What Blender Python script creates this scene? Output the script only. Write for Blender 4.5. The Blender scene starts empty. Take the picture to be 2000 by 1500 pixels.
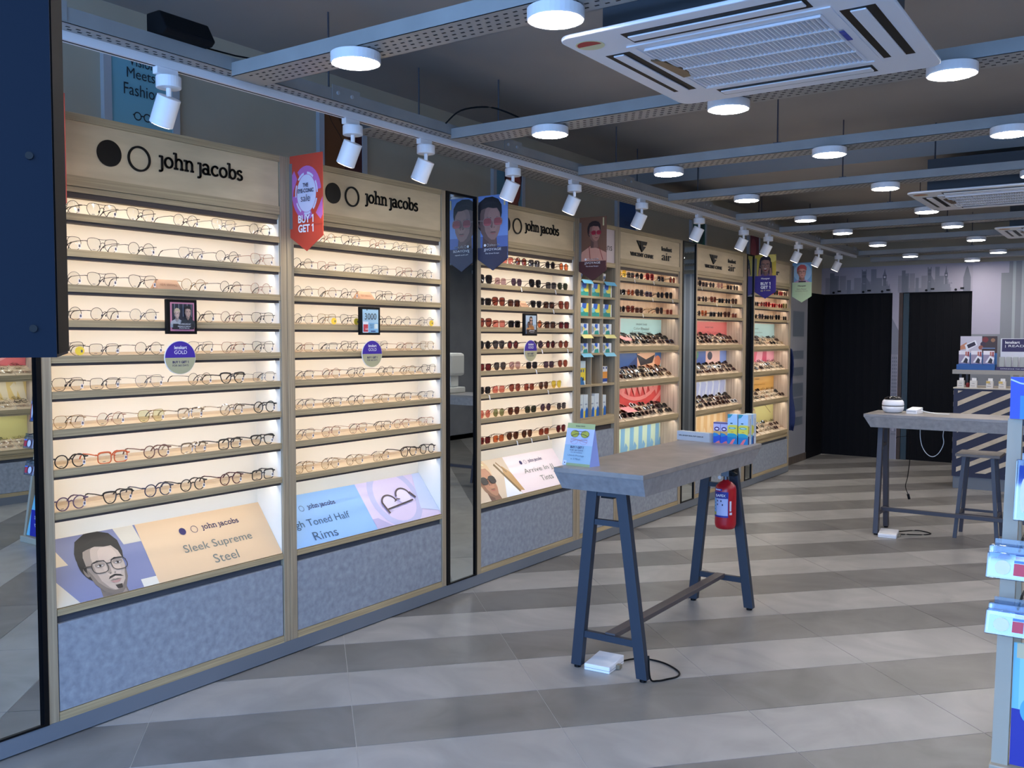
import bpy, math, random
from mathutils import Vector, Matrix
from math import pi, sin, cos
random.seed(7)
S = bpy.context.scene
COL = S.collection
# ------------------------------------------------------------------ camera
cam_d = bpy.data.cameras.new('camera'); cam = bpy.data.objects.new('camera', cam_d); COL.objects.link(cam)
cam_d.sensor_width = 36; cam_d.lens = 1802.5 / 2000 * 36; cam_d.clip_start = 0.02
YAW, PIT, ROL = -0.60411, -0.050109, 0.001446
f_ = Vector((sin(YAW) * cos(PIT), cos(YAW) * cos(PIT), sin(PIT)))
r_ = Vector((cos(YAW), -sin(YAW), 0)); u_ = r_.cross(f_)
rr = r_ * cos(ROL) + u_ * sin(ROL); uu = u_ * cos(ROL) - r_ * sin(ROL)
Mx = Matrix((rr, uu, -f_)).transposed().to_4x4(); Mx.translation = Vector((3.3, 0, 1.5))
cam.matrix_world = Mx
S.camera = cam
# ------------------------------------------------------------------ exposure, world
S.view_settings.view_transform = 'Standard'; S.view_settings.look = 'None'
S.view_settings.gamma = 1.0; S.view_settings.use_curve_mapping = False
S.view_settings.exposure = 1.0
DAY = 4.3          # strength of the blue daylight outside the open shopfront
LED = 0.235          # watts per metre and compartment of the shelf strips
LAMP = 47.0         # emission of the round ceiling lamps
SPOT = 6.0
w = bpy.data.worlds.new('world'); S.world = w; w.use_nodes = True
bg = w.node_tree.nodes['Background']; bg.inputs[0].default_value = (0.29, 0.53, 1.0, 1); bg.inputs[1].default_value = DAY
pd = bpy.data.lights.new('daylight_portal', 'AREA'); pd.shape = 'RECTANGLE'; pd.size = 5.2; pd.size_y = 2.84; pd.cycles.is_portal = True
po = bpy.data.objects.new('daylight_portal', pd); COL.objects.link(po); po.location = (2.42, -0.95, 1.42); po.rotation_euler = (pi / 2, 0, 0)

# ------------------------------------------------------------------ materials
MC = {}
def srgb(r, g, b):
    f = lambda c: (c / 255 / 12.92) if c <= 10 else ((c / 255 + 0.055) / 1.055) ** 2.4
    return (f(r), f(g), f(b), 1)
def mat(name, col=(200, 200, 200), rough=0.5, metal=0.0, emit=0, spec=0.5):
    if name in MC: return MC[name]
    m = bpy.data.materials.new(name); m.use_nodes = True; MC[name] = m
    b = m.node_tree.nodes['Principled BSDF']
    b.inputs['Base Color'].default_value = srgb(*col); b.inputs['Roughness'].default_value = rough
    b.inputs['Metallic'].default_value = metal; b.inputs['Specular IOR Level'].default_value = spec
    if emit:
        b.inputs['Emission Color'].default_value = srgb(*col); b.inputs['Emission Strength'].default_value = emit
    return m
def noise_mat(name, c1, c2, scale, stretch=(1, 1, 1), rough=0.5, detail=4, lo=0.3, hi=0.7, bump=0.0, dist=0.0, c3=None, spec=0.5):
    m = mat(name, c1, rough, spec=spec); nt = m.node_tree; b = nt.nodes['Principled BSDF']
    tc = nt.nodes.new('ShaderNodeTexCoord'); mp = nt.nodes.new('ShaderNodeMapping'); mp.inputs['Scale'].default_value = stretch
    nz = nt.nodes.new('ShaderNodeTexNoise'); nz.inputs['Scale'].default_value = scale; nz.inputs['Detail'].default_value = detail
    nz.inputs['Distortion'].default_value = dist
    cr = nt.nodes.new('ShaderNodeValToRGB'); cr.color_ramp.elements[0].position = lo; cr.color_ramp.elements[1].position = hi
    cr.color_ramp.elements[0].color = srgb(*c1); cr.color_ramp.elements[1].color = srgb(*c2)
    if c3:
        e = cr.color_ramp.elements.new((lo + hi) / 2); e.color = srgb(*c3)
    geo = nt.nodes.new('ShaderNodeNewGeometry')
    nt.links.new(geo.outputs['Position'], mp.inputs[0]); nt.links.new(mp.outputs[0], nz.inputs['Vector'])
    nt.links.new(nz.outputs[0], cr.inputs[0]); nt.links.new(cr.outputs[0], b.inputs['Base Color'])
    if bump:
        bp = nt.nodes.new('ShaderNodeBump'); bp.inputs['Strength'].default_value = bump; bp.inputs['Distance'].default_value = 0.002
        nt.links.new(nz.outputs[0], bp.inputs['Height']); nt.links.new(bp.outputs[0], b.inputs['Normal'])
    return m
OAKC = ((130, 115, 95), (182, 165, 136), (156, 140, 115))
oak_h = noise_mat('oak_grain_along', (138, 121, 92), (190, 170, 132), 1, (90, 2.2, 170), 0.5, 5, 0.25, 0.75, 0.1, 0.4, (166, 147, 112))
oak_v = noise_mat('oak_grain_upright', OAKC[0], OAKC[1], 1, (120, 120, 2.0), 0.5, 5, 0.25, 0.75, 0.1, 0.6, OAKC[2])
oak_in = noise_mat('oak_interior', (150, 125, 104), (205, 180, 152), 1, (110, 110, 2.0), 0.5, 5, 0.25, 0.75, 0.05, 0.6, (182, 156, 130))
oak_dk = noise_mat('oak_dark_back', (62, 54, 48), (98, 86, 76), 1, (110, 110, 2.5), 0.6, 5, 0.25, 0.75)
maple = noise_mat('header_maple', (186, 166, 132), (204, 184, 148), 2, (2, 2, 9), 0.45, 3, 0.3, 0.7)
shelf_top = noise_mat('shelf_top_maple', (200, 176, 146), (218, 196, 166), 1, (60, 2, 60), 0.5, 3)
cream = mat('cream_laminate', (234, 227, 212), 0.55)
concrete = noise_mat('concrete_laminate', (124, 130, 140), (156, 162, 170), 34, (1, 1, 1), 0.5, 12, 0.25, 0.75, 0.04, 0.15)
concrete2 = noise_mat('concrete_worktop', (118, 113, 110), (146, 140, 136), 7, (1, 1, 1), 0.33, 6, 0.3, 0.7, 0.02, 0.4)
concrete3 = noise_mat('concrete_apron', (122, 121, 123), (150, 148, 149), 30, (1, 1, 1), 0.5, 10, 0.25, 0.78, 0.03, 0.1)
plinth_m = mat('plinth_grey', (104, 110, 118), 0.35)
black = mat('black_satin', (7, 7, 9), 0.45, spec=.2)
blackm = mat('black_matt', (12, 12, 15), 0.8, spec=0.2)
darkgap = mat('shadow_gap_brown', (72, 62, 58), 0.7)
wall_m = noise_mat('wall_taupe_paint', (170, 160, 140), (178, 168, 148), 3, rough=0.8)
ceil_m = noise_mat('ceiling_grey_paint', (152, 149, 146), (164, 160, 156), 1.2, rough=0.85)
steel = noise_mat('painted_steel_tray', (142, 142, 140), (154, 154, 152), 6, rough=0.4)
hole_m = mat('perforation_dark', (26, 26, 28), 0.9)
white = mat('white_plastic', (236, 236, 238), 0.35)
whitem = mat('white_matt', (228, 228, 228), 0.7)
navy = mat('navy_steel', (36, 46, 60), 0.5)
dsteel = mat('dark_steel', (60, 60, 70), 0.45)
tile_l = noise_mat('tile_light_concrete', (136, 134, 131), (164, 161, 157), 2.6, (1.0, 1.3, 1), 0.36, 9, 0.25, 0.75, 0.02, 1.2)
tile_d = noise_mat('tile_dark_concrete', (92, 90, 88), (124, 121, 118), 2.6, (1.0, 1.4, 1), 0.36, 7, 0.25, 0.75, 0.02, 1.0)
tile_l2 = noise_mat('tile_light_concrete_b', (134, 132, 129), (164, 161, 157), 3.0, (1.2, 1.0, 1), 0.36, 9, 0.25, 0.75, 0.02, 1.0)
tile_d2 = noise_mat('tile_dark_concrete_b', (100, 98, 95), (130, 127, 123), 2.9, (1.2, 1.0, 1), 0.36, 7, 0.25, 0.75, 0.02, 1.0)
grout = mat('grout', (176, 174, 172), 0.8)
mirror_m = mat('mirror_glass', (208, 214, 212), 0.0, 1.0)
lamp_on = mat('lamp_diffuser_lit', (255, 246, 238), 0.5, emit=LAMP)
led_on = mat('led_strip_lit', (255, 244, 228), 0.5, emit=4)
spot_on = mat('spot_lens_lit', (255, 240, 222), 0.5, emit=10)
def glassmat(name, tint, gloss=0.08, dens=1.0):
    if name in MC: return MC[name]
    m = bpy.data.materials.new(name); m.use_nodes = True; MC[name] = m; nt = m.node_tree; nt.nodes.clear()
    o = nt.nodes.new('ShaderNodeOutputMaterial'); mx = nt.nodes.new('ShaderNodeMixShader'); t = nt.nodes.new('ShaderNodeBsdfTransparent')
    g = nt.nodes.new('ShaderNodeBsdfGlossy'); g.inputs['Roughness'].default_value = 0.05
    t.inputs[0].default_value = srgb(*tint); mx.inputs[0].default_value = gloss
    nt.links.new(t.outputs[0], mx.inputs[1]); nt.links.new(g.outputs[0], mx.inputs[2]); nt.links.new(mx.outputs[0], o.inputs[0])
    return m
def pc(rgb, rough=0.5):   # plain print colour
    return mat('print_%02x%02x%02x' % tuple(int(max(0, min(255, c))) for c in rgb), rgb, rough)

# ------------------------------------------------------------------ mesh builder
class MB:
    def __init__(s): s.v = []; s.f = []; s.m = []; s.k = 0; s.sm = False
    def add(s, vs, fs):
        n = len(s.v); s.v += [tuple(p) for p in vs]
        for f in fs: s.f.append([i + n for i in f]); s.m.append(s.k)
        return s
    def box(s, x0, x1, y0, y1, z0, z1):
        return s.add([(x, y, z) for x in (x0, x1) for y in (y0, y1) for z in (z0, z1)],
                     [(0, 1, 3, 2), (4, 6, 7, 5), (0, 4, 5, 1), (2, 3, 7, 6), (0, 2, 6, 4), (1, 5, 7, 3)])
    def hexa(s, a, b):      # two quads (lists of four points)
        return s.add(list(a) + list(b), [(3, 2, 1, 0), (4, 5, 6, 7), (0, 1, 5, 4), (1, 2, 6, 5), (2, 3, 7, 6), (3, 0, 4, 7)])
    def quad(s, *p): return s.add(p, [tuple(range(len(p)))])
    def prism(s, pts, d):   # planar polygon of 3-D points swept by vector d
        n = len(pts); d = Vector(d); q = [Vector(p) for p in pts]
        return s.add(q + [p + d for p in q], [tuple(range(n))[::-1], tuple(range(n, 2 * n))] + [(i, (i + 1) % n, n + (i + 1) % n, n + i) for i in range(n)])
    def tube(s, pts, r, n=5, closed=False, r1=None):
        P = [Vector(p) for p in pts]; m = len(P); ring = []
        for i, p in enumerate(P):
            a = P[(i - 1) % m] if (closed or i) else p; b = P[(i + 1) % m] if (closed or i < m - 1) else p
            t = (b - a).normalized() if (b - a).length > 1e-9 else Vector((0, 0, 1))
            up = Vector((1, 0, 0)) if abs(t.x) < 0.8 else Vector((0, 1, 0.01))
            e1 = t.cross(up).normalized(); e2 = t.cross(e1)
            R = r if r1 is None else r + (r1 - r) * i / max(1, m - 1)
            ring.append([p + (e1 * cos(2 * pi * k / n) + e2 * sin(2 * pi * k / n)) * R for k in range(n)])
        vs = [q for rg in ring for q in rg]; fs = []
        for i in range(m if closed else m - 1):
            j = (i + 1) % m
            for k in range(n): fs.append((i * n + k, i * n + (k + 1) % n, j * n + (k + 1) % n, j * n + k))
        if not closed: fs += [tuple(range(n))[::-1], tuple(range((m - 1) * n, m * n))]
        return s.add(vs, fs)
    def cyl(s, p0, p1, r0, r1=None, n=20):
        return s.tube([p0, p1], r0, n, r1=r0 if r1 is None else r1)
    def lathe(s, c, prof, n=24):   # prof: (r,z)
        vs = []; fs = []
        for r, z in prof: vs += [(c[0] + r * cos(2 * pi * k / n), c[1] + r * sin(2 * pi * k / n), c[2] + z) for k in range(n)]
        for i in range(len(prof) - 1):
            for k in range(n): fs.append((i * n + k, i * n + (k + 1) % n, (i + 1) * n + (k + 1) % n, (i + 1) * n + k))
        fs += [tuple(range(n))[::-1], tuple(range((len(prof) - 1) * n, len(prof) * n))]
        return s.add(vs, fs)
    def mesh(s, name, mats, off=(0, 0, 0)):
        o = Vector(off); me = bpy.data.meshes.new(name)
        me.from_pydata([tuple(Vector(v) - o) for v in s.v], [], s.f)
        for m in (mats if isinstance(mats, (list, tuple)) else [mats]): me.materials.append(m)
        if any(s.m): me.polygons.foreach_set('material_index', s.m)
        if s.sm: me.polygons.foreach_set('use_smooth', [True] * len(me.polygons))
        me.update(); return me
def link(name, data, parent=None):
    o = bpy.data.objects.new(name, data); COL.objects.link(o)
    if parent: o.parent = parent
    return o
def tag(o, label=None, cat=None, group=None, kind=None):
    if label: o['label'] = label
    if cat: o['category'] = cat
    if group: o['group'] = group
    if kind: o['kind'] = kind
    return o
def thing(name, loc, label, cat, group=None, rotz=0):
    o = link(name, None); o.location = loc; o.rotation_euler = (0, 0, rotz); o.empty_display_size = 0.05
    return tag(o, label, cat, group)
def part(name, mb, mats, par, off=None, bevel=0, label=None, kind=None, smooth=False):
    # coordinates given in world space; the root's location is subtracted (off overrides it)
    if off is None:
        p = par; off = Vector((0, 0, 0))
        while p: off = off + Vector(p.location); p = p.parent
    mb.sm = smooth or mb.sm
    o = link(name, mb.mesh(name, mats, off), par)
    if bevel:
        b = o.modifiers.new('bevel', 'BEVEL'); b.width = bevel; b.segments = 2; b.limit_method = 'ANGLE'
    if label: o['label'] = label
    if kind: o['kind'] = kind
    return o
def solo(name, mb, mats, label=None, cat=None, group=None, kind=None, loc=(0, 0, 0), bevel=0, smooth=False):
    mb.sm = smooth; o = link(name, mb.mesh(name, mats, loc)); o.location = loc
    if bevel:
        b = o.modifiers.new('bevel', 'BEVEL'); b.width = bevel; b.segments = 2; b.limit_method = 'ANGLE'
    return tag(o, label, cat, group, kind)
def dup(root, loc, rot=None, label=None):
    r = root.copy(); COL.objects.link(r); r.location = loc
    if rot is not None: r.rotation_euler = rot
    if label: r['label'] = label
    for ch in root.children:
        c = ch.copy(); COL.objects.link(c); c.parent = r
        for g in ch.children:
            d = g.copy(); COL.objects.link(d); d.parent = c
    return r
def clip(poly, x0, x1, y0, y1):
    for ax, lim, sg in ((0, x0, 1), (0, x1, -1), (1, y0, 1), (1, y1, -1)):
        out = []
        for i in range(len(poly)):
            a, b = poly[i], poly[(i + 1) % len(poly)]
            da, db = (a[ax] - lim) * sg, (b[ax] - lim) * sg
            if da >= 0: out.append(a)
            if (da > 0 > db) or (da < 0 < db):
                t = da / (da - db); out.append((a[0] + (b[0] - a[0]) * t, a[1] + (b[1] - a[1]) * t))
        poly = out
        if len(poly) < 3: return []
    return poly
# flat print: shapes in metres on a board of W x H, origin O lower left, unit axes U and V
EPS = 0.00006
def art(name, par, O, U, V, W, H, shapes, board=None, thick=0.0, pcol=None, lift=0.0006, outline=None):
    O, U, V = Vector(O), Vector(U).normalized(), Vector(V).normalized(); N = U.cross(V)
    mb = MB(); mats = []; idx = {}
    def mi(c):
        if c not in idx: idx[c] = len(mats); mats.append(pc(c))
        return idx[c]
    for k, (c, pts) in enumerate(shapes):
        if isinstance(pts, tuple) and pts[0] == 'e':
            _, cx, cy, rx, ry = pts[:5]; a0 = pts[5] if len(pts) > 5 else 0
            pts = [(cx + rx * cos(t) * cos(a0) - ry * sin(t) * sin(a0), cy + rx * cos(t) * sin(a0) + ry * sin(t) * cos(a0)) for t in [2 * pi * i / 28 for i in range(28)]]
        pts = clip(list(pts), 0, W, 0, H)
        if not pts: continue
        mb.k = mi(c)
        mb.quad(*[O + U * a + V * b + N * (lift + EPS * k) for a, b in pts])
    if not mb.f: return None
    return part(name, mb, mats, par)
def rect(c, a, b, x, y): return (c, [(a, b), (x, b), (x, y), (a, y)])
def ring(c, cx, cy, r1, r2, n=28, rz=1.0, a0=0, a1=2 * pi):
    o = []
    for i in range(n):
        t0 = a0 + (a1 - a0) * i / n; t1 = a0 + (a1 - a0) * (i + 1) / n
        o.append((c, [(cx + r * cos(t), cy + r * sin(t) * rz) for r, t in ((r1, t0), (r2, t0), (r2, t1), (r1, t1))]))
    return o
def line(c, pts, t):
    o = []
    for (a, b), (x, y) in zip(pts, pts[1:]):
        d = math.hypot(x - a, y - b) or 1; nx, ny = -(y - b) / d * t / 2, (x - a) / d * t / 2
        o.append((c, [(a + nx, b + ny), (a - nx, b - ny), (x - nx, y - ny), (x + nx, y + ny)]))
    return o
# text: printed or cut letters from Blender's own font
DG = None
TC = {}
def text_geo(body, bold):
    key = (body, bold)
    if key not in TC:
        cu = bpy.data.curves.new('t', 'FONT'); cu.body = body; cu.size = 1; cu.resolution_u = 3; cu.offset = bold
        o = bpy.data.objects.new('t', cu); COL.objects.link(o)
        dg = bpy.context.evaluated_depsgraph_get(); dg.update()
        me = bpy.data.meshes.new_from_object(o.evaluated_get(dg))
        vs = [v.co.copy() for v in me.vertices]; fs = [tuple(p.vertices) for p in me.polygons]
        bpy.data.objects.remove(o); bpy.data.meshes.remove(me)
        x0 = min(v.x for v in vs); x1 = max(v.x for v in vs); y0 = min(v.y for v in vs); y1 = max(v.y for v in vs)
        vs = [(v.x, v.y) for v in vs]
        if '1' in body:      # the built-in numeral one is a bare stem: give it its flag
            def ext(t):
                c2 = bpy.data.curves.new('t', 'FONT'); c2.body = t; c2.size = 1; c2.offset = bold; q = bpy.data.objects.new('t', c2); COL.objects.link(q)
                g2 = bpy.context.evaluated_depsgraph_get(); g2.update(); m2 = bpy.data.meshes.new_from_object(q.evaluated_get(g2))
                r2 = (min(v.co.x for v in m2.vertices), max(v.co.x for v in m2.vertices), max(v.co.y for v in m2.vertices)); bpy.data.objects.remove(q); bpy.data.meshes.remove(m2); return r2
            a0, a1, ah = ext('1'); sw = a1 - a0
            for i, ch in enumerate(body):
                if ch != '1': continue
                xr = ext(body[:i + 1])[1]; xl = xr - sw; n0 = len(vs)
                vs += [(xl + .01, ah), (xl - .15, ah - .13), (xl - .15, ah - .24), (xl + .01, ah - .13)]; fs.append((n0, n0 + 1, n0 + 2, n0 + 3))
        TC[key] = ([(a - x0, b - y0) for a, b in vs], fs, x1 - x0, y1 - y0)
    return TC[key]
def text(body, par, O, U, V, x, y, w, h, m, depth=0.0, bold=0.0, lift=0.012, name='lettering', slant=0.0):
    # lettering fitted to a w x h box whose lower left corner is (x,y) on the board
    vs, fs, tw, th = text_geo(body, bold)
    O, U, V = Vector(O), Vector(U).normalized(), Vector(V).normalized(); N = U.cross(V)
    sx, sy = w / tw, h / th; mb = MB()
    P = [O + U * (x + a * sx + b * sy * slant) + V * (y + b * sy) + N * (lift + depth) for a, b in vs]
    mb.add(P, fs)
    if depth:
        ed = {}
        for f in fs:
            for i in range(len(f)):
                a, b = f[i], f[(i + 1) % len(f)]
                ed[(a, b)] = 1
        for a, b in ed:
            if (b, a) not in ed: mb.quad(P[a], P[a] - N * depth, P[b] - N * depth, P[b])
    return part(name, mb, m, par)
# slab-serif stroke letters for the wordmark on the headers
def arc(cx, cy, rx, ry, a, b, n=12): return [(cx + rx * cos(math.radians(a + (b - a) * i / n)), cy + ry * sin(math.radians(a + (b - a) * i / n))) for i in range(n + 1)]
GL = {
 'j': (0.50, [[(0.05, .92), (.3, .92), (.3, -.15)], arc(.1, -.15, .2, .2, 0, -110, 6)]),
 'o': (1.0, [arc(.47, .48, .38, .42, 0, 360, 20)]),
 'h': (1.1, [[(0, 1.38), (.22, 1.38), (.22, .06)], [(.06, .07), (.38, .07)], arc(.52, .6, .3, .32, 175, 0, 10) + [(.82, .07)], [(.70, .07), (.94, .07)]]),
 'n': (1.1, [[(0, .92), (.22, .92), (.22, .06)], [(.06, .07), (.38, .07)], arc(.52, .6, .3, .32, 175, 0, 10) + [(.82, .07)], [(.70, .07), (.94, .07)]]),
 'a': (.98, [arc(.36, .29, .28, .24, 0, 360, 16), arc(.36, .66, .3, .27, 150, 0, 8) + [(.66, .07)], [(.62, .07), (.86, .07)]]),
 'c': (.9, [arc(.46, .48, .38, .42, 45, 315, 18)]),
 'b': (1.02, [[(0, 1.38), (.2, 1.38), (.2, .1)], arc(.54, .48, .34, .42, 0, 360, 18)]),
 's': (.78, [arc(.36, .7, .24, .21, 30, 200, 8) + arc(.36, .28, .27, .23, 70, -150, 10)]),
 ' ': (.32, [])}
def wordmark(par, O, U, V, x, y, w, xh, m, t=0.22, depth=0.006, lift=0.0005, flip=False):
    tot = sum(GL[c][0] for c in 'john jacobs'); sx = w / tot
    O, U, V = Vector(O), Vector(U).normalized(), Vector(V).normalized(); N = U.cross(V); mb = MB(); cx = 0
    for c in 'john jacobs':
        adv, st = GL[c]
        if c == ' ' and depth: part('lettering', mb, m, par); mb = MB()
        for pl in st:
            for (a, b), (e, g) in zip(pl, pl[1:]):
                p = Vector(((cx + a) * sx, b * xh)); q = Vector(((cx + e) * sx, g * xh)); d = q - p; L = d.length
                if L < 1e-7: continue
                d = d / L; n = Vector((-d.y, d.x)) * t * xh / 2; p = p - d * t * xh * .25; q = q + d * t * xh * .25
                Q = [O + U * (x + k.x) + V * (y + k.y) + N * lift for k in (p + n, p - n, q - n, q + n)]
                if depth: mb.prism(Q, N * depth)
                else: mb.quad(*Q)
        cx += adv
    return part('lettering', mb, m, par)
def disc_logo(par, O, U, V, cx, cy, r, t, m, filled, depth=0.006, lift=0.0005):
    O, U, V = Vector(O), Vector(U).normalized(), Vector(V).normalized(); N = U.cross(V); mb = MB(); n = 36
    P = lambda rr, k: O + U * (cx + rr * cos(2 * pi * k / n)) + V * (cy + rr * sin(2 * pi * k / n)) + N * lift
    if filled: mb.prism([P(r, k) for k in range(n)], N * max(depth, 1e-5))
    else:
        for k in range(n): mb.prism([P(r, k), P(r, k + 1), P(r - t, k + 1), P(r - t, k)][::1], N * max(depth, 1e-5))
    return part('logo_dot' if filled else 'logo_ring', mb, m, par)
# simple printed portraits. s = head height, centre (cx,cy)
def face(cx, cy, s, skin=(196, 160, 138), hair=(40, 34, 32), spec=None, lens=None, beard=False, long=False, shirt=None, turn=0.0, cap=None, smile=False, bald=False, shade=0.8):
    k = lambda c, f: tuple(int(min(255, v * f)) for v in c)
    e = lambda c, x, y, rx, ry, a=0: (c, ('e', cx + x * s, cy + y * s, rx * s, ry * s, a))
    P = lambda c, pts: (c, [(cx + x * s, cy + y * s) for x, y in pts])
    sh, dk, o, tx = k(skin, shade), k(skin, .5), [], turn * .13
    if long: o.append(P(hair, [(-.42, .2), (-.5, -.6), (-.3, -.75), (.3, -.75), (.48, -.55), (.42, .2)]))
    o.append(P(k(skin, .62), [(-.21, -.2), (-.24, -.8), (.24, -.8), (.19, -.2)])); o.append(P(sh, [(-.02, -.3), (-.06, -.8), (.22, -.8), (.17, -.3)]))
    if shirt:
        o.append(P(shirt, [(-.16, -.56), (-.75, -.85), (-.95, -1.5), (.95, -1.5), (.75, -.85), (.18, -.56), (.02, -.8)])); o.append(P(k(shirt, .8), [(-.2, -.55), (-.28, -.66), (-.02, -.98), (.02, -.8)])); o.append(P(k(shirt, .86), [(.2, -.55), (.26, -.66), (.04, -.98), (.02, -.8)]))
    if not bald: o += [e(hair, -.03 - tx * .3, .2, .37, .37), e(hair, -.16 - tx * .3, .1, .24, .34)]
    o += [e(k(skin, .68), -.335 + tx * .2, -.03, .05, .1), e(k(skin, .52), -.325 + tx * .2, -.03, .025, .06)]
    jaw = [(-.31, .18), (-.31, -.08), (-.27, -.27), (-.16, -.42), (-.03, -.50), (.09, -.50), (.2, -.41), (.29, -.24), (.325, -.02), (.32, .2), (.25, .36), (.08, .43), (-.14, .42), (-.26, .33)]
    o.append(P(sh, jaw)); o.append(P(skin, [(x * .80 + .045 + tx * .3, y * .92 + .012) for x, y in jaw])); o.append(P(k(skin, 1.07), [(x * .5 + .06 + tx * .5, y * .62 + .06) for x, y in jaw]))
    if not bald and not cap:
        o.append(P(hair, [(-.36, .02), (-.33, .20), (-.28, .30), (-.2, .33), (-.05, .36), (.1, .33), (.22, .33), (.30, .22), (.335, .05), (.37, .2), (.36, .4), (.26, .55), (.08, .62), (-.14, .61), (-.33, .5), (-.41, .3), (-.40, .1)]))
        o.append(P(k(hair, 1.35), [(-.2, .42), (-.05, .5), (.12, .5), (.24, .42), (.1, .45), (-.05, .45)]))
        o.append(P(hair, [(-.37, .2), (-.30, .2), (-.305, .02), (-.33, -.06), (-.36, .0)]))
    if cap: o.append(P(cap, [(-.36, .12), (-.36, .4), (-.1, .6), (.2, .56), (.36, .38), (.36, .14), (.1, .26), (-.15, .26)])); o.append(P(k(cap, .86), [(-.36, .12), (-.36, .36), (-.22, .5), (-.24, .22)]))
    if beard:
        bc = tuple(int(a * .30 + b * .60) for a, b in zip(hair, skin))
        o.append(P(bc, [(-.31, .0), (-.30, -.14), (-.26, -.29), (-.16, -.43), (-.03, -.51), (.09, -.51), (.2, -.42), (.29, -.25), (.325, -.05), (.27, -.16), (.235, -.28), (.15, -.38), (.06, -.43), (-.02, -.43), (-.12, -.36), (-.21, -.25), (-.26, -.1)]))
        o.append(P(k(hair, 1.3), [(-.1 + tx, -.235), (-.06 + tx, -.19), (.03 + tx, -.165), (.12 + tx, -.19), (.16 + tx, -.235), (.12 + tx, -.225), (.03 + tx, -.2), (-.06 + tx, -.225)])); o.append(P(k(hair, 1.5), [(-.03 + tx, -.35), (.09 + tx, -.35), (.07 + tx, -.42), (-.01 + tx, -.42)]))
    for sx in (-.145, .155):
        x = sx + tx
        o.append(e(k(skin, .8), x, .035, .085, .05)); o.append(P(hair, [(x - .1, .085), (x - .03, .118), (x + .09, .10), (x + .1, .082), (x, .09), (x - .1, .07)]))
        o.append(P(k((222, 214, 206), .92), [(x - .06, .015), (x - .01, .04), (x + .055, .018), (x, .0)])); o.append(e((34, 26, 24), x, .02, .021, .02)); o += [P((40, 28, 26), [(x - .065, .018), (x - .01, .046), (x + .06, .022), (x - .01, .036)])]
    o.append(P(k(skin, .84), [(tx - .045, .06), (tx - .055, -.08), (tx - .075, -.125), (tx - .01, -.15), (tx + .0, -.02)])); o.append(P(k(skin, 1.12), [(tx + .0, .06), (tx + .01, -.1), (tx + .035, -.115), (tx + .03, .04)]))
    o += [e(dk, tx - .035, -.142, .016, .009), e(dk, tx + .045, -.142, .016, .009)]
    if smile: o += [e((110, 26, 30), tx, -.30, .1, .085), e((240, 235, 228), tx, -.255, .085, .028)]
    else: o += [P(k(dk, 1.35), [(tx - .09, -.268), (tx - .03, -.245), (tx + .01, -.25), (tx + .05, -.245), (tx + .11, -.268), (tx + .01, -.275)]), P(tuple(int(a * .7 + b * .3) for a, b in zip(skin, (170, 60, 66))), [(tx - .085, -.272), (tx + .01, -.278), (tx + .105, -.272), (tx + .06, -.31), (tx + .01, -.32), (tx - .04, -.31)])]
    if spec:
        for sx in (-.16, .165):
            q = [(sx + tx + .13 * math.copysign(abs(cos(t)) ** .7, cos(t)), -.005 + .105 * math.copysign(abs(sin(t)) ** .7, sin(t))) for t in [2 * pi * i / 24 for i in range(24)]]
            if lens: o.append(P(lens, q)); o.append(P(k(lens, 1.2), [(a, b) for a, b in q if b < -.02]))
            o += line(spec, [(cx + a * s, cy + b * s) for a, b in q + q[:1]], .014 * s)
        o += line(spec, [(cx + (tx - .035) * s, cy + .03 * s), (cx + (tx + .04) * s, cy + .03 * s)], .018 * s)
        o += line(spec, [(cx + (tx - .29) * s, cy + .03 * s), (cx - .345 * s, cy + .04 * s)], .018 * s) + line(spec, [(cx + (tx + .295) * s, cy + .03 * s), (cx + .34 * s, cy + .045 * s)], .018 * s)
    return o

# ================================================================== SETTING
X1, YF, YB, ZC = 5.05, -0.9, 12.1, 2.85
fl = MB().box(-0.3, X1 + .1, YF, YB + .1, -0.12, -0.0016)
floor = solo('floor', fl, grout, 'grey concrete-look tiled floor in diagonal light and dark stripes', kind='structure')
C47, S47 = .682, .7314
tm = {}
nt_ = 0
for i in range(-20, 16):
    for j in range(-14, 24):
        s0, c0 = .066 + .78 * j, -1.335 + .386 * i
        g = .0016
        q = [(s0 + g, c0 + g), (s0 + .78 - g, c0 + g), (s0 + .78 - g, c0 + .386 - g), (s0 + g, c0 + .386 - g)]
        q = [(a * C47 + b * S47, a * S47 - b * C47) for a, b in q][::-1]
        q = clip(q, -0.2, X1, YF + .01, YB)
        if not q: continue
        if all(p[0] < -.02 for p in q): continue
        A = abs(sum(q[k][0] * q[(k + 1) % len(q)][1] - q[(k + 1) % len(q)][0] * q[k][1] for k in range(len(q)))) / 2
        if A < .002: continue
        dark = i % 2 == 0
        mt = random.choice((tile_d, tile_d2)) if dark else random.choice((tile_l, tile_l2))
        mb = MB().prism([(a, b, -.0040) for a, b in q], (0, 0, .0040))
        part('floor_tile', mb, mt, floor); nt_ += 1
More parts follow.
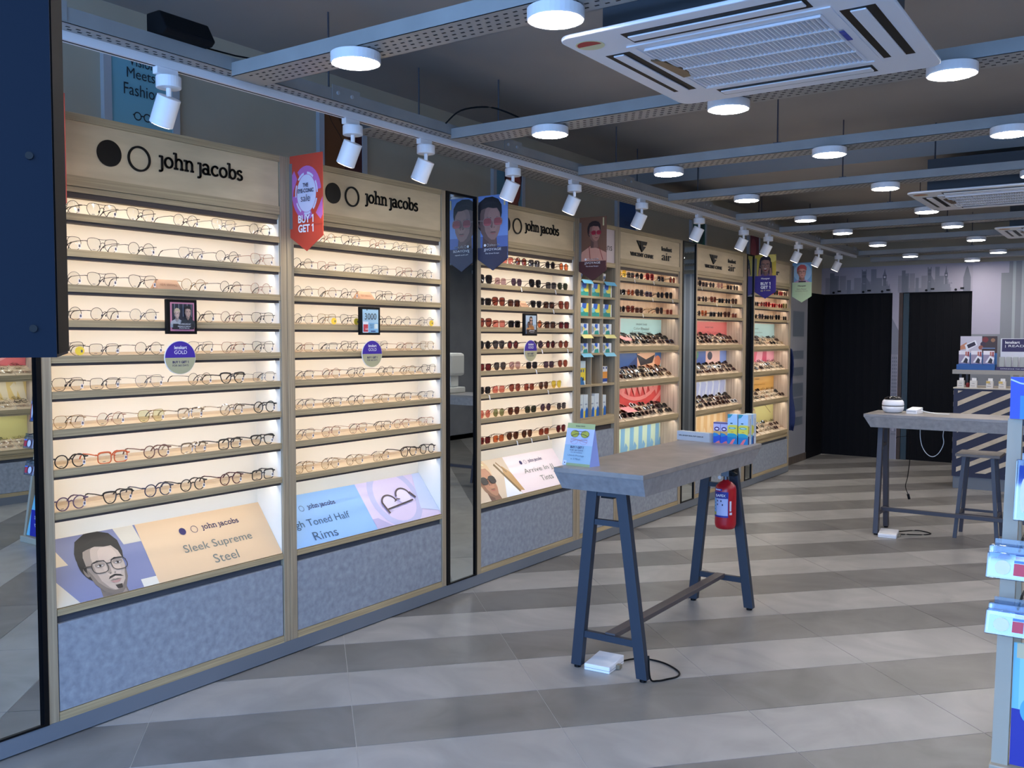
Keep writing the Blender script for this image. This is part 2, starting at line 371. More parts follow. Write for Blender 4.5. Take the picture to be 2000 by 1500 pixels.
# ceiling and walls
solo('ceiling', MB().box(-.3, X1 + .1, YF, YB + .1, ZC, ZC + .1), ceil_m, 'plain dark grey painted ceiling slab above the steel trays', kind='structure')
solo('trim_1', MB().box(-.2, X1, 6.62, 7.25, 2.70, ZC), ceil_m, 'wide concrete downstand beam across the ceiling', kind='structure')
solo('wall_left', MB().box(-.3, -.2, YF, YB + .1, -.01, ZC), wall_m, 'dark taupe wall above and behind the lit cabinets', kind='structure')
solo('wall_right', MB().box(X1 + .42, X1 + .52, YF, YB + .1, 0, ZC), wall_m, 'taupe wall opposite the lit cabinets', kind='structure')
solo('trim_2', MB().box(X1, X1 + .42, YF, 3.2, 0, ZC).box(X1, X1 + .42, 5.9, YB, 0, 2.6), noise_mat('grey_panelling', (118, 120, 128), (134, 136, 142), 3, rough=.6), 'grey panelling beside the opposite cabinet', kind='structure')
# plinth under cabinets
solo('baseboard_left', MB().box(-.17, 0.0, -.9, 10.25, 0.006, .07), plinth_m, 'grey plinth running below the whole cabinet row', kind='structure')
solo('baseboard_right', MB().box(X1 - .0, X1 + .42, YF, YB, 0.0, .07), plinth_m, 'grey plinth along the wall opposite', kind='structure')
# left wall strip after the cabinets
mural = noise_mat('mural_grey_vinyl', (128, 129, 136), (136, 137, 144), 2, rough=.55)
mur_l = noise_mat('mural_pale_vinyl', (158, 154, 170), (168, 164, 180), 2, rough=.55)
wl = thing('wall_panel', (-.2, 10.8, 0), 'narrow grey mural panel with window pattern beyond the last lit cabinet', 'wall panel')
part('board', MB().box(-.2, -.17, 10.26, 11.42, 0.09, 2.33), mural, wl)
part('baseboard', MB().box(-.2, -.16, 10.26, 11.42, 0, .09), oak_dk, wl)
sh = []
for z in (.45, .62, .8, 1.05, 1.25, 1.52, 1.66, 1.98):
    for a in (.1, .6):
        sh.append(rect((92, 100, 112), a, z, a + .42, z + (.10 if int(z * 100) % 2 else .16)))
art('mural_print', wl, (-.169, 10.26, 0), (0, 1, 0), (0, 0, 1), 1.16, 2.3, sh)

# back wall: mural over two dark sliding doors
bw = MB().box(-.3, X1 + .5, YB, YB + .1, 2.40, ZC)
bw.box(.669, .746, YB, YB + .1, -.01, 2.40).box(1.56, X1 + .5, YB, YB + .1, -.01, 2.40).box(-.3, .669, YB, YB + .1, 2.06, 2.40).box(.746, 1.56, YB, YB + .1, 2.06, 2.40)
wallb = solo('wall_back', bw, wall_m, 'far wall with grey city skyline mural over two dark doorways', kind='structure')
part('mural_panel', MB().box(-.2, 1.56, YB - .012, YB, 2.06, 2.395).box(.669, .746, YB - .012, YB, 0.0, 2.06).box(1.56, 3.9, YB - .012, YB, 0, 2.395), mur_l, wallb)
mg = [(136, 136, 148), (122, 124, 137), (108, 111, 124), (94, 97, 110)]
def skyline(x0, W):
    o = []; R = random.Random(5)
    o += [rect(mg[0], x0, 0, x0 + W, .05)]
    for k in range(9):
        a = x0 + W * k / 9; o.append(rect(mg[k % 2], a, 0, a + W * R.uniform(.06, .11), R.uniform(.12, .24)))
    for a, hh in ((.07, .27), (.12, .2)): o.append(rect(mg[2], x0 + W * a, 0, x0 + W * (a + .07), hh))
    b = x0 + W * .56     # bridge tower
    o += [rect(mg[2], b, 0, b + W * .07, .28), rect(mg[3], b + .005, .2, b + W * .07 - .005, .23), rect(mur_c, b + .012, .12, b + W * .07 - .012, .125)]
    o += [rect(mg[3], b, .25, b + W * .07, .262), rect(mg[3], b, .28, b + .008, .3), rect(mg[3], b + W * .07 - .008, .28, b + W * .07, .3)]
    o.append((mg[1], [(b + W * .07, .2), (b + W * .16, .08), (b + W * .16, 0), (b + W * .07, 0)]))
    o += [rect(mg[1], b + W * .14, 0, b + W * .22, .3)]
    c = x0 + W * .88     # clock tower
    o += [rect(mg[2], c, 0, c + W * .045, .22), rect(mg[3], c - .004, .17, c + W * .045 + .004, .225), ((205, 203, 214), ('e', c + W * .0225, .197, W * .014, W * .014)),
          (mg[2], [(c, .225), (c + W * .045, .225), (c + W * .03, .27), (c + W * .0225, .31), (c + W * .015, .27)])]
    o += [rect(mg[1], c - W * .02, 0, c + W * .1, .09)] + [rect(mg[2], c + W * .0 + k * .018, .09, c + k * .018 + .006, .11) for k in range(5)]
    return o
mur_c = (166, 162, 178)
shp = skyline(.05, .8) + skyline(.93, .6) + [(mg[2], [(1.66 + .0, 0), (1.66, .16), (1.685, .26), (1.70, .30), (1.715, .26), (1.74, .16), (1.74, 0)])]
art('mural_print', wallb, (-.2, YB - .013, 2.06), (1, 0, 0), (0, 0, 1), 1.96, .335, shp, lift=.001)
sh = [rect((132, 136, 144), .0, 0, 2.3, 2.39), rect((146, 151, 158), .52, 0, 2.3, 2.39), rect((172, 168, 186), .0, 1.55, .30, 2.39), rect((172, 168, 186), .30, 2.26, .38, 2.39)]
sh += [rect(mg[1], .04 + a * .052, 1.08 + b * .07, .075 + a * .052, 1.115 + b * .07) for a in (0, 1, 2, 5, 6, 7) for b in range(4)]
sh += [rect((164, 170, 176), .42 + k * .09, 0, .45 + k * .09, 2.39) for k in range(14)]
art('mural_print', wallb, (1.56, YB - .013, 0), (1, 0, 0), (0, 0, 1), 2.3, 2.39, sh, lift=.001)
sh = [rect(mg[0], 0.006, 0, .07, 1.5), (mg[1], [(0, 1.75), (.077, 1.6), (.077, 1.3), (0, 1.3)])] + [rect(mg[2], .012 + a * .022, .3 + b * .045, .026 + a * .022, .325 + b * .045) for a in range(3) for b in range(22)] + [rect(mur_c, .02, .35, .05, .42)]
art('mural_print', wallb, (.669, YB - .013, 0), (1, 0, 0), (0, 0, 1), .077, 2.0, sh, lift=.001)
door_m = mat('door_navy_black', (4, 5, 11), 0.7, spec=.2)
for n, (a, b) in enumerate(((-.2, .669), (.746, 1.56))):
    d = solo('door_%d' % (n + 1), MB().box(a, b, YB + .03, YB + .06, -.01, 2.07), door_m, 'dark navy sliding door, %s of the two at the far end' % ('left' if n == 0 else 'right'), kind='structure')
    fb = MB()
    for k in range(9):
        x = a + (b - a) * (k + .5) / 9; fb.box(x - .008, x + .008, YB + .02, YB + .03, .02, 2.04)
    part('panel_rib', fb, mat('door_rib', (6, 7, 14), .7, spec=.2), d)
    for xx in ((.18, .6, .86) if n == 0 else (.38, .78)):
        h = MB().cyl((a + (b - a) * xx, YB - .03, 2.08), (a + (b - a) * xx, YB - .012, 2.08), .014, n=12).box(a + (b - a) * xx + .05, a + (b - a) * xx + .09, YB - .03, YB - .012, 2.085, 2.105)
        part('roller', h, black, d)
solo('trim_3', MB().box(.746, .79, YB - .004, YB + .02, 0, 2.06), noise_mat('brown_jamb', (52, 38, 30), (66, 48, 38), 8), 'narrow brown jamb of the right far doorway', kind='structure')
solo('trim_4', MB().box(.795, .86, YB + .0, YB + .025, 0, 2.05), mat('teal_glass_edge', (34, 52, 60), .3), 'dark teal glazed edge inside the right far doorway', kind='structure')
solo('door_3', MB().box(-.199, -.17, 11.425, 12.09, 0, 2.06), door_m, 'dark return panel between the left wall and the far doors', kind='structure')

# ================================================================== GLASSES
SH = {}
def crv(P, k=5):
    P = [Vector(p) for p in P]; o = []
    for i in range(len(P) - 1):
        a, b, c, d = P[max(0, i - 1)], P[i], P[i + 1], P[min(len(P) - 1, i + 2)]
        for j in range(k):
            t = j / k; o.append(.5 * (2 * b + (c - a) * t + (2 * a - 5 * b + 4 * c - d) * t * t + (3 * b - a - 3 * c + d) * t ** 3))
    return o + [P[-1]]
def outline(kind, n=16):
    if kind == 'round': return [(.0245 * cos(t), .0245 * sin(t)) for t in [2 * pi * k / n for k in range(n)]]
    if kind == 'square':
        o = []
        for k in range(n):
            t = 2 * pi * (k + .5) / n; c, s = cos(t), sin(t)
            o.append((.027 * math.copysign(abs(c) ** .55, c), .0215 * math.copysign(abs(s) ** .55, s)))
        return o
    if kind == 'aviator': return [(.028, .012), (.024, .022), (.012, .0255), (-.004, .025), (-.019, .021), (-.025, .010), (-.024, -.004), (-.019, -.016), (-.008, -.024), (.004, -.0255), (.014, -.022), (.022, -.012), (.027, 0)]
    if kind == 'hexagonal': return [(.028, .004), (.021, .020), (.009, .0235), (-.010, .0235), (-.021, .019), (-.0265, .002), (-.021, -.014), (-.011, -.0235), (.010, -.0235), (.021, -.015)]
    if kind == 'browline': return [(.030, .014), (.024, .021), (.008, .023), (-.010, .0215), (-.023, .018), (-.0245, .004), (-.020, -.011), (-.010, -.0205), (.004, -.0225), (.017, -.018), (.025, -.006)]
    if kind == 'oversize': return [(.034, .014), (.027, .025), (.008, .0275), (-.012, .026), (-.025, .022), (-.028, .008), (-.026, -.010), (-.016, -.023), (0, -.027), (.016, -.024), (.028, -.013), (.033, 0)]
MET = {'gold': ((150, 118, 76), .3), 'gunmetal': ((58, 52, 50), .4), 'black': ((16, 14, 16), .3), 'rose': ((164, 118, 98), .35), 'silver': ((130, 126, 122), .3), 'clear': ((214, 206, 200), .15),
       'tortoise': ((72, 40, 28), .3), 'orange': ((206, 92, 44), .3), 'brown': ((112, 74, 62), .3), 'purple': ((86, 66, 92), .3), 'wine': ((70, 22, 30), .3), 'red': ((190, 30, 36), .3), 'white': ((226, 222, 218), .3), 'navy': ((34, 40, 66), .3), 'yellow': ((224, 176, 50), .3)}
LNS = {'clear': (246, 246, 244), 'brown': (92, 58, 48), 'grey': (76, 72, 80), 'black': (34, 30, 34), 'pink': (214, 130, 124), 'orange': (196, 112, 74), 'green': (138, 150, 116), 'darkgreen': (54, 62, 54), 'yellow': (232, 214, 90), 'violet': (84, 66, 92), 'mauve': (180, 150, 160), 'olive': (234, 236, 208), 'rust': (140, 72, 60), 'wine': (104, 38, 46)}
thickc = {'acetate'}
def smooth_loop(L, k=2):
    o = []; n = len(L)
    for i in range(n):
        p0, p1, p2, p3 = L[i - 1], L[i], L[(i + 1) % n], L[(i + 2) % n]
        for j in range(k):
            t = j / k; o.append(tuple(.5 * (2 * p1[a] + (p2[a] - p0[a]) * t + (2 * p0[a] - 5 * p1[a] + 4 * p2[a] - p3[a]) * t * t + (3 * p1[a] - p0[a] - 3 * p2[a] + p3[a]) * t ** 3) for a in (0, 1)))
    return o
def gl_meshes(shape, fc, lc, thick, folded):
    key = (shape, fc, lc, thick, folded)
    if key in SH: return SH[key]
    c, rg = MET[fc]; fm = glassmat('frame_clear', (218, 212, 206), .2) if fc == 'clear' else mat('frame_' + fc, c, rg, 0.6 if fc in ('gold', 'rose', 'silver', 'gunmetal') and not thick else 0.0)
    tipm = mat('temple_tip', (34, 28, 26), .4) if not thick and fc != 'clear' else fm
    lm = glassmat('lens_' + lc, LNS[lc], .06 if lc == 'clear' else .07)
    r = .0023 if thick else .00105
    L = smooth_loop(outline(shape, 12)) if not folded else outline(shape, 14); zc = max(-b for a, b in L) + .0008
    fb = MB(); lens = []
    for sg in (-1, 1):
        cy = sg * (.0335 if shape != 'oversize' else .037)
        pts = [(-.003 * (a * 1 / .03) ** 2 - 0.0, cy + sg * a, zc + b) for a, b in L]
        if shape == 'browline' and thick is False: pass
        fb.tube(pts, r, 5, True)
        if thick and shape in ('browline', 'square'):
            top = [p for p in pts if p[2] > zc + .012]; top.sort(key=lambda p: p[1]); fb.tube(top, r * 1.7, 5)
        cpt = (0.0, cy, zc); n = len(pts); ml = MB(); ml.add([cpt] + pts, [(0, 1 + k, 1 + (k + 1) % n) for k in range(n)])
        lens.append(ml.mesh('lens', lm))
        hx = cy + sg * max(a for a, b in L); fb.tube([(-.002, hx - sg * .001, zc + .012), (-.004, sg * .071, zc + .013)], r * 1.4, 5)
    yb = .0335 - .025
    fb.tube([(0, -yb - .001, zc + .006), (.001, 0, zc + .010), (0, yb + .001, zc + .006)], r * 1.2, 5)
    if shape == 'aviator' or (shape == 'hexagonal' and not thick): fb.tube([(0, -.02, zc + .0225), (.001, 0, zc + .021), (0, .02, zc + .0225)], r, 5)
    if not thick:
        for sg in (-1, 1): fb.tube([(0, sg * yb, zc + .002), (-.008, sg * .008, zc - .004)], .0007, 4); fb.tube([(-.008, sg * .008, zc - .001), (-.008, sg * .009, zc - .009)], .0022, 5)
    temples = []
    tr = .0024 if thick else .0011; zt = zc + .013
    for sg in (-1, 1):
        tb = MB()
        if folded:
            o = -.010 if sg < 0 else -.016
            tb.tube([(-.004, sg * .071, zt), (o, sg * .068, zt), (o, sg * .0, zt - .004)], tr, 5); tb.k = 1; tb.tube([(o, sg * .0, zt - .004), (o, -sg * .04, zt - .010), (o, -sg * .06, zt - .026)], tr * 1.2, 5)
        else:
            tb.tube([(-.004, sg * .071, zt), (-.05, sg * .071, zt + .001), (-.092, sg * .07, zt - .001)], tr, 5)
            tb.k = 1; tb.tube([(-.092, sg * .07, zt - .001), (-.108, sg * .069, zt - .006), (-.122, sg * .067, zt - .016), (-.136, sg * .064, .003)], tr * 1.25 if thick else .0019, 5)
        temples.append(tb.mesh('temple', [fm, tipm]))
    SH[key] = (fb.mesh('rims', fm), lens, temples, zc)
    return SH[key]
tagm = mat('tag_white', (240, 240, 242), .6); tagg = mat('tag_grey_print', (96, 94, 104), .6); ylw = mat('sticker_yellow', (240, 208, 64), .6)
tb_ = MB().box(.001, .0014, .048, .058, .008, .024); tb_.k = 1; tb_.box(.0013, .0017, .0495, .0565, .012, .022); TAG = tb_.mesh('price_sticker', [tagm, tagg])
TAGS = MB().quad((-.001, -.042, .0065), (-.001, -.03, .0065), (-.001, -.03, .0085), (-.001, -.042, .0085)).mesh('lens_print', tagg)
STK = MB().add([(.0016, .045 + .019 * cos(t), .018 + .017 * sin(t)) for t in [2 * pi * k / 14 for k in range(14)]], [tuple(range(14))]).mesh('sticker', ylw)
HT = MB().hexa([(.004, -.004, .004), (.004, .004, .004), (.030, .010, -.008), (.030, .001, -.008)], [(.0035, -.004, .0035), (.0035, .004, .0035), (.0295, .010, -.0085), (.0295, .001, -.0085)])
HT.hexa([(.030, .001, -.008), (.030, .010, -.008), (.034, .014, -.034), (.034, .004, -.034)], [(.0295, .001, -.0085), (.0295, .010, -.0085), (.0335, .014, -.034), (.0335, .004, -.034)]); HT = HT.mesh('hang_tag', tagm)
NG = 0
ORD = ['first', 'second', 'third', 'fourth', 'fifth', 'sixth', 'seventh', 'eighth', 'ninth', 'tenth', 'eleventh', 'twelfth', 'thirteenth']
def glasses(x, y, z, shape, fc, lc, thick, label, group, folded=False, rot=(0, 0, 0), stick=False, sticker=False, hang=False, sc=1.0):
    global NG; NG += 1
    rims, lens, temples, zc = gl_meshes(shape, fc, lc, thick, folded)
    r = link('eyeglasses' if lc in ('clear', 'olive') else 'sunglasses', None); r.location = (x, y, z); r.rotation_euler = rot; r.empty_display_size = .02
    if sc != 1.0: r.scale = (sc, sc, sc)
    tag(r, label, 'eyeglasses' if lc in ('clear', 'olive') else 'sunglasses', group)
    link('rims', rims, r)
    for l in lens: link('lens', l, r)
    for t in temples: link('temple', t, r)
    if stick: link('price_sticker', TAG, r); link('lens_print', TAGS, r)
    if sticker: link('sticker', STK, r)['label'] = 'round yellow price sticker'
    if hang: link('hang_tag', HT, r)['label'] = 'white hanging price tag'
    return r

# ================================================================== CABINETS
SHELF_Z = [1.960, 1.826, 1.695, 1.563, 1.430, 1.298, 1.157, 1.009, 0.850]
def led(par, yc, L, x, z, W, col=(.97, 1.0, .98), th=.30):
    d = bpy.data.lights.new('led_light', 'AREA'); d.shape = 'RECTANGLE'; d.size = .012; d.size_y = L; d.energy = W * L; d.color = col
    o = bpy.data.objects.new('led_light', d); COL.objects.link(o); o.parent = par; o.location = Vector((x, yc, z)) - Vector(par.location); o.rotation_euler = (0, th, 0)
def cabinet(name, y0, y1, li, ri, label, shelves, trays, inner, header=True, posters=None, rotz=0, xo=0.0, tray_fill=None, base_top=.49, ledw=1.0):
    # front plane x = 0, back x = -0.2; li, ri are the inner faces of the uprights. returns root
    yc = (y0 + y1) / 2; r = thing(name, (0, yc, 0), label, 'cabinet'); sd = cream if inner == 'cream' else oak_in
    part('side_panel', MB().box(-.2, 0, y0, li - .002, .07, 2.33), oak_v, r, bevel=.0015)
    part('side_panel', MB().box(-.2, 0, ri + .002, y1, .07, 2.33), oak_v, r, bevel=.0015)
    part('inner_lining', MB().box(-.18, -.012, li - .002, li + .001, base_top, 2.05), sd, r); part('inner_lining', MB().box(-.18, -.012, ri - .001, ri + .002, base_top, 2.05), sd, r)
    part('back_panel', MB().box(-.2, -.178, li, ri, .1, 2.33), sd, r)
    part('top_rail', MB().box(-.19, -.001, li - .002, ri + .002, 2.302, 2.33), oak_h, r)
    if header:
        part('header_panel', MB().box(-.03, -.008, li, ri, 2.10, 2.302), maple, r)
    part('header_rail', MB().box(-.19, -.001, li, ri, 2.062, 2.10).box(-.19, -.012, li, ri, 2.04, 2.062), oak_h, r)
    part('light_channel', MB().box(-.05, -.018, li, ri, 2.02, 2.04), darkgap, r)
    led(r, (li + ri) / 2, ri - li - .03, -.064, 2.034, LED * ledw * 1.5); part('led_strip', MB().box(-.072, -.060, li + .01, ri - .01, 2.036, 2.0405), led_on, r)
    tops = sorted(shelves + trays, reverse=True)
    for z in tops:
        if z in shelves:
            s = part('shelf', MB().box(-.178, -.014, li, ri, z - .018, z), shelf_top, r)
            part('front_lip', MB().box(-.014, -.003, li, ri, z - .026, z + .001), oak_h, s)
            part('back_ledge', MB().box(-.178, -.150, li, ri, z, z + .010), shelf_top, s)
            part('light_channel', MB().box(-.045, -.012, li, ri, z - .037, z - .018), darkgap, s)
            part('led_strip', MB().box(-.056, -.046, li + .01, ri - .01, z - .024, z - .018), led_on, s)
            led(r, (li + ri) / 2, ri - li - .03, -.051, z - .027, LED * ledw)
        else:
            b = z + .10
            s = part('tray', MB().hexa([(-.012, li, z - .02), (-.012, ri, z - .02), (-.178, ri, b - .02), (-.178, li, b - .02)], [(-.012, li, z - .008), (-.012, ri, z - .008), (-.178, ri, b - .008), (-.178, li, b - .008)]), shelf_top, r)
            part('front_lip', MB().box(-.014, -.002, li, ri, z - .032, z + .006), oak_h, s)
            dv = MB()
            for t in (0.0, .34, .67, 1.0):
                x = -.014 - .162 * t; zz = z + .1 * t; dv.box(x - .003, x + .001, li, ri, zz - .012, zz + .008)
            n = 7
            for k in range(1, n):
                y = li + (ri - li) * k / n
                dv.hexa([(-.014, y - .002, z - .01), (-.014, y + .002, z - .01), (-.176, y + .002, b - .01), (-.176, y - .002, b - .01)], [(-.014, y - .002, z + .004), (-.014, y + .002, z + .004), (-.176, y + .002, b + .004), (-.176, y - .002, b + .004)])
            part('divider', dv, shelf_top, s)
            part('underside', MB().box(-.178, -.012, li, ri, z - .05, z - .032), oak_h, s)
            led(r, (li + ri) / 2, ri - li - .03, -.045, z - .054, LED * ledw * 2.0)
    # base
    part('base_rail', MB().box(-.19, -.001, li, ri, base_top - .024, base_top), oak_h, r)
    part('recess', MB().box(-.19, -.02, li, ri, base_top - .055, base_top - .024), mat('recess_grey', (64, 68, 76), .6), r)
    part('base_panel', MB().box(-.19, -.004, li + .003, ri - .003, .104, base_top - .055), concrete, r, bevel=.001)
    part('bottom_rail', MB().box(-.19, -.001, li, ri, .07, .102), oak_h, r)
    if rotz: r.rotation_euler = (0, 0, rotz); r.location = (xo, yc, 0)
    return r
XU, ZU, YU = (1, 0, 0), (0, 0, 1), (0, 1, 0)
cab1 = cabinet('display_cabinet', 1.78, 2.943, 1.82, 2.905, 'tall lit oak display cabinet nearest the camera, man poster at its base', SHELF_Z, [], 'cream')
cab2 = cabinet('display_cabinet', 2.945, 4.118, 2.99, 4.08, 'tall lit oak display cabinet with a blue and lilac poster at its base', SHELF_Z, [], 'cream')
cab3 = cabinet('display_cabinet', 4.41, 5.582, 4.456, 5.541, 'tall lit oak cabinet of sunglasses with a pink Tints poster at its base', SHELF_Z, [], 'cream')
cab5 = cabinet('display_cabinet', 6.182, 7.343, 6.22, 7.292, 'tall lit oak cabinet with three sunglasses trays right of the cubbies', SHELF_Z[:3], [1.431, 1.161, .851], 'oak', ledw=1.2)
cab6 = cabinet('display_cabinet', 7.632, 8.868, 7.665, 8.79, 'tall lit oak cabinet with trays between the two far mirrors', SHELF_Z[:3], [1.431, 1.156, .845], 'oak', ledw=1.2)
cab7 = cabinet('display_cabinet', 9.072, 10.25, 9.11, 10.21, 'last tall lit oak cabinet of the row with four trays', SHELF_Z[:3], [1.411, 1.149, .842, .482], 'oak', base_top=.43, ledw=1.2)
cab8 = cabinet('display_cabinet', 3.3, 4.5, 3.34, 4.46, 'lit tray cabinet on the opposite wall, seen only in the mirrors', SHELF_Z[:3], [1.411, 1.149, .842, .482], 'oak', base_top=.43, rotz=pi, xo=5.05, ledw=1.2)
cab9 = cabinet('display_cabinet', 4.5, 5.7, 4.54, 5.66, 'second tray cabinet on the opposite wall, seen only in the mirrors', SHELF_Z[:3], [1.411, 1.149, .842, .482], 'oak', base_top=.43, rotz=pi, xo=5.05, ledw=1.2)
# headers
for c, yd, yr_, ya, yb in ((cab1, 2.067, 2.195, 2.284, 2.703), (cab2, 3.247, 3.378, 3.473, 3.885), (cab3, 4.715, 4.845, 4.934, 5.345)):
    O = (-.008, 0, 2.10)
    disc_logo(c, O, YU, ZU, yd, .104, .050, 0, black, True); disc_logo(c, O, YU, ZU, yr_, .103, .050, .008, black, False)
    wordmark(c, O, YU, ZU, ya, .086, yb - ya, .046, black, t=.17)
for c, y0 in ((cab5, 0), (cab6, 1.448)):
    O = (-.008, y0, 2.10)
    mb = MB()
    P = lambda a, b: Vector((-.0075, y0 + a, 2.10 + b))
    mb.prism([P(6.49, .158), P(6.535, .158), P(6.545, .10), P(6.576, .073)], (.006, 0, 0))
    mb.prism([P(6.545, .158), P(6.672, .158), P(6.655, .13), P(6.60, .13), P(6.60, .118), P(6.648, .118), P(6.583, .073), P(6.553, .115)], (.006, 0, 0))
    part('logo_triangle', mb, black, c)
    text('VINCENT CHASE', c, O, YU, ZU, 6.385, .034, .40, .03, black, .005, .03, lift=.001)
    text('lenskart', c, O, YU, ZU, 6.94, .112, .19, .035, black, .005, .03, lift=.001)
    text('air', c, O, YU, ZU, 6.945, .035, .175, .062, black, .005, .0, lift=.001)
text('hooper', cab7, (-.008, 0, 2.10), YU, ZU, 9.25, .055, .6, .075, black, .005, .035, lift=.001)
# ---- sloping posters at the foot of the first three cabinets
def slope_board(c, li, ri, label, shapes, texts):
    O = Vector((-.006, li + .002, .494)); V = Vector((-.168, 0, .222)); H = V.length; W = ri - li - .004
    b = part('poster', MB().hexa([O, O + Vector((0, W, 0)), O + Vector((0, W, 0)) + V, O + V], [O + Vector((-.004, 0, -.003)), O + Vector((-.004, W, -.003)), O + Vector((-.004, W, -.003)) + V, O + Vector((-.004, 0, -.003)) + V]), pc((236, 214, 180)), c)
    b['label'] = label
    art('print', b, O, YU, V, W, H, shapes)
    for t in texts:
        k = t[0]
        if k == 'wm': wordmark(b, O, YU, V, *t[1:5], t[5], t=.2, depth=0, lift=.0024)
        elif k == 'dot': disc_logo(b, O, YU, V, t[1], t[2], t[3], t[4], t[5], t[6], 0, .0024)
        else: text(k, b, O, YU, V, *t[1:], lift=.0024)
    return b
ink = mat('ink_navy', (44, 36, 92), .6); inkg = mat('ink_grey_green', (118, 122, 112), .6); inkb = mat('ink_blue_grey', (60, 92, 124), .6); inkw = mat('ink_white', (238, 238, 242), .6); inkd = mat('ink_dark', (40, 40, 44), .6); inkgold = mat('ink_gold', (200, 186, 140), .6)
H_ = .278
sh = [rect((120, 124, 156), 0, 0, .43, H_), ((206, 190, 164), [(0, .16), (.10, .16), (.05, .278), (0, .278)]), ((206, 196, 176), [(0, 0), (.09, 0), (.02, .12), (0, .12)]),
      ((206, 196, 176), [(.33, .278), (.42, .278), (.43, .20), (.35, .20)]), rect((222, 214, 196), .36, 0, .46, .035), rect((222, 188, 148), .43, 0, 1.1, H_)]
sh += face(.24, .125, .25, (186, 166, 148), (20, 17, 17), spec=(50, 44, 42), beard=True, shirt=(238, 238, 240), turn=.5)
slope_board(cab1, 1.82, 2.905, 'printed board of a man in glasses and peach lettering', sh,
            [('dot', .63, .205, .017, 0, ink, True), ('dot', .69, .205, .017, .002, ink, False), ('wm', .73, .196, .20, .018, ink), ('Sleek Supreme', .60, .092, .36, .048, inkg), ('Steel', .72, .028, .13, .042, inkg)])
sh = [rect((140, 184, 232), 0, 0, .56, H_), rect((212, 198, 226), .56, 0, 1.1, H_)]
sh += ring((186, 186, 220), .80, .16, .15, .19, 28) + [((178, 170, 208), [(.56, 0), (.68, 0), (.60, .06), (.56, .06)]), ((196, 206, 234), [(.95, .06), (1.1, .02), (1.1, .278), (1.02, .278)])]
for sx in (-1, 1):
    cx, cy = .80 + sx * .062, .14 + sx * .012
    sh += [((225, 214, 236), ('e', cx, cy, .055, .045))] + ring((210, 200, 220), cx, cy, .052, .055, 20, .82) + ring((74, 60, 64), cx, cy + .002, .05, .062, 14, .85, .1, pi - .1)
sh += line((84, 66, 60), [(.775, .13), (.80, .145), (.825, .14)], .006) + line((84, 66, 60), [(.68, .14), (.70, .07)], .012) + line((60, 48, 48), [(.70, .095), (.92, .12)], .009) + line((74, 60, 64), [(.92, .17), (.95, .13)], .014)
slope_board(cab2, 2.99, 4.08, 'printed board with half-rim glasses on lilac and blue lettering', sh,
            [('dot', .08, .20, .016, 0, ink, True), ('dot', .14, .20, .016, .002, ink, False), ('wm', .18, .192, .19, .017, ink), ('High Toned Half', .0, .088, .42, .05, inkb), ('Rims', .13, .02, .16, .045, inkb)])
sh = [rect((214, 196, 172), 0, 0, .50, H_), ((240, 224, 226), [(.46, 0), (1.1, 0), (1.1, H_), (.46, H_)]), ((190, 150, 96), [(.34, .05), (.50, .02), (.46, .16), (.40, .22)]), ((232, 236, 244), [(.28, 0), (.38, .16), (.46, 0)])] + line((120, 96, 60), [(.33, .24), (.45, .02)], .02) + line((150, 120, 80), [(.36, .25), (.42, .17)], .012)
sh += face(.17, .14, .25, (176, 128, 100), (214, 186, 148), spec=(30, 26, 26), lens=(40, 36, 36), shirt=(28, 26, 30), turn=.5)
slope_board(cab3, 4.456, 5.541, 'printed board of a woman in sunglasses and pink lettering', sh,
            [('dot', .62, .215, .015, 0, ink, True), ('dot', .67, .215, .015, .002, ink, False), ('wm', .71, .208, .17, .016, ink), ('Arrive In JJ', .60, .12, .36, .045, inkg), ('Tints', .74, .055, .15, .04, inkg)])
# ---- boards behind the trays
def back_board(c, li, ri, z0, z1, shapes, texts=(), label=None, xo=0):
    O = Vector((-.170, li + .003, z0)); W = ri - li - .006; H = z1 - z0
    b = part('poster', MB().box(-.176, -.170, li + .003, ri - .003, z0, z1), pc(shapes[0][0]), c)
    if label: b['label'] = label
    art('print', b, O, YU, ZU, W, H, shapes, lift=.0004)
    for t in texts: text(t[0], b, O, YU, ZU, *t[1:], lift=.007)
def waves(c1, c2, W=1.1, H=.24):
    o = [rect(c1, 0, 0, W, H)]
    for k in range(7):
        a = W * k / 7; o.append((c2, [(a, 0), (a + .05, .0), (a + .09, .10), (a + .10, H), (a + .03, H), (a + .02, .1)]))
        o.append((c2, [(a + .09, 0), (a + .12, .05), (a + .15, .12), (a + .11, .16), (a + .08, .1)]))
    return o
def arcs(c1, c2, W=1.1, H=.24):
    o = [rect(c1, 0, 0, W, H)]
    for k, r in enumerate((.62, .48, .30)): o += ring(c2, .62, .34, r - .05, r, 30, .62)
    for k in range(8): o.append((c2, [(.25 + k * .1, .22), (.30 + k * .1, .15), (.27 + k * .1, .08), (.22 + k * .1, .15)]))
    return o
bb = [(1.548, 1.655), (1.262, 1.375), (.945, 1.10), (.49, .79)]
bz = [(1.535, 1.655), (1.262, 1.375), (.945, 1.10), (.495, .79)]
teal = (170, 206, 202)
s5a = [rect(teal, 0, 0, 1.1, .2), rect((206, 170, 170), 0, 0, .30, .2), rect((90, 34, 40), .02, 0, .16, .2), ((196, 120, 110), ('e', .11, .08, .05, .07)), ((60, 30, 32), ('e', .1, .15, .08, .04)), rect((236, 196, 200), .22, 0, .32, .2)]
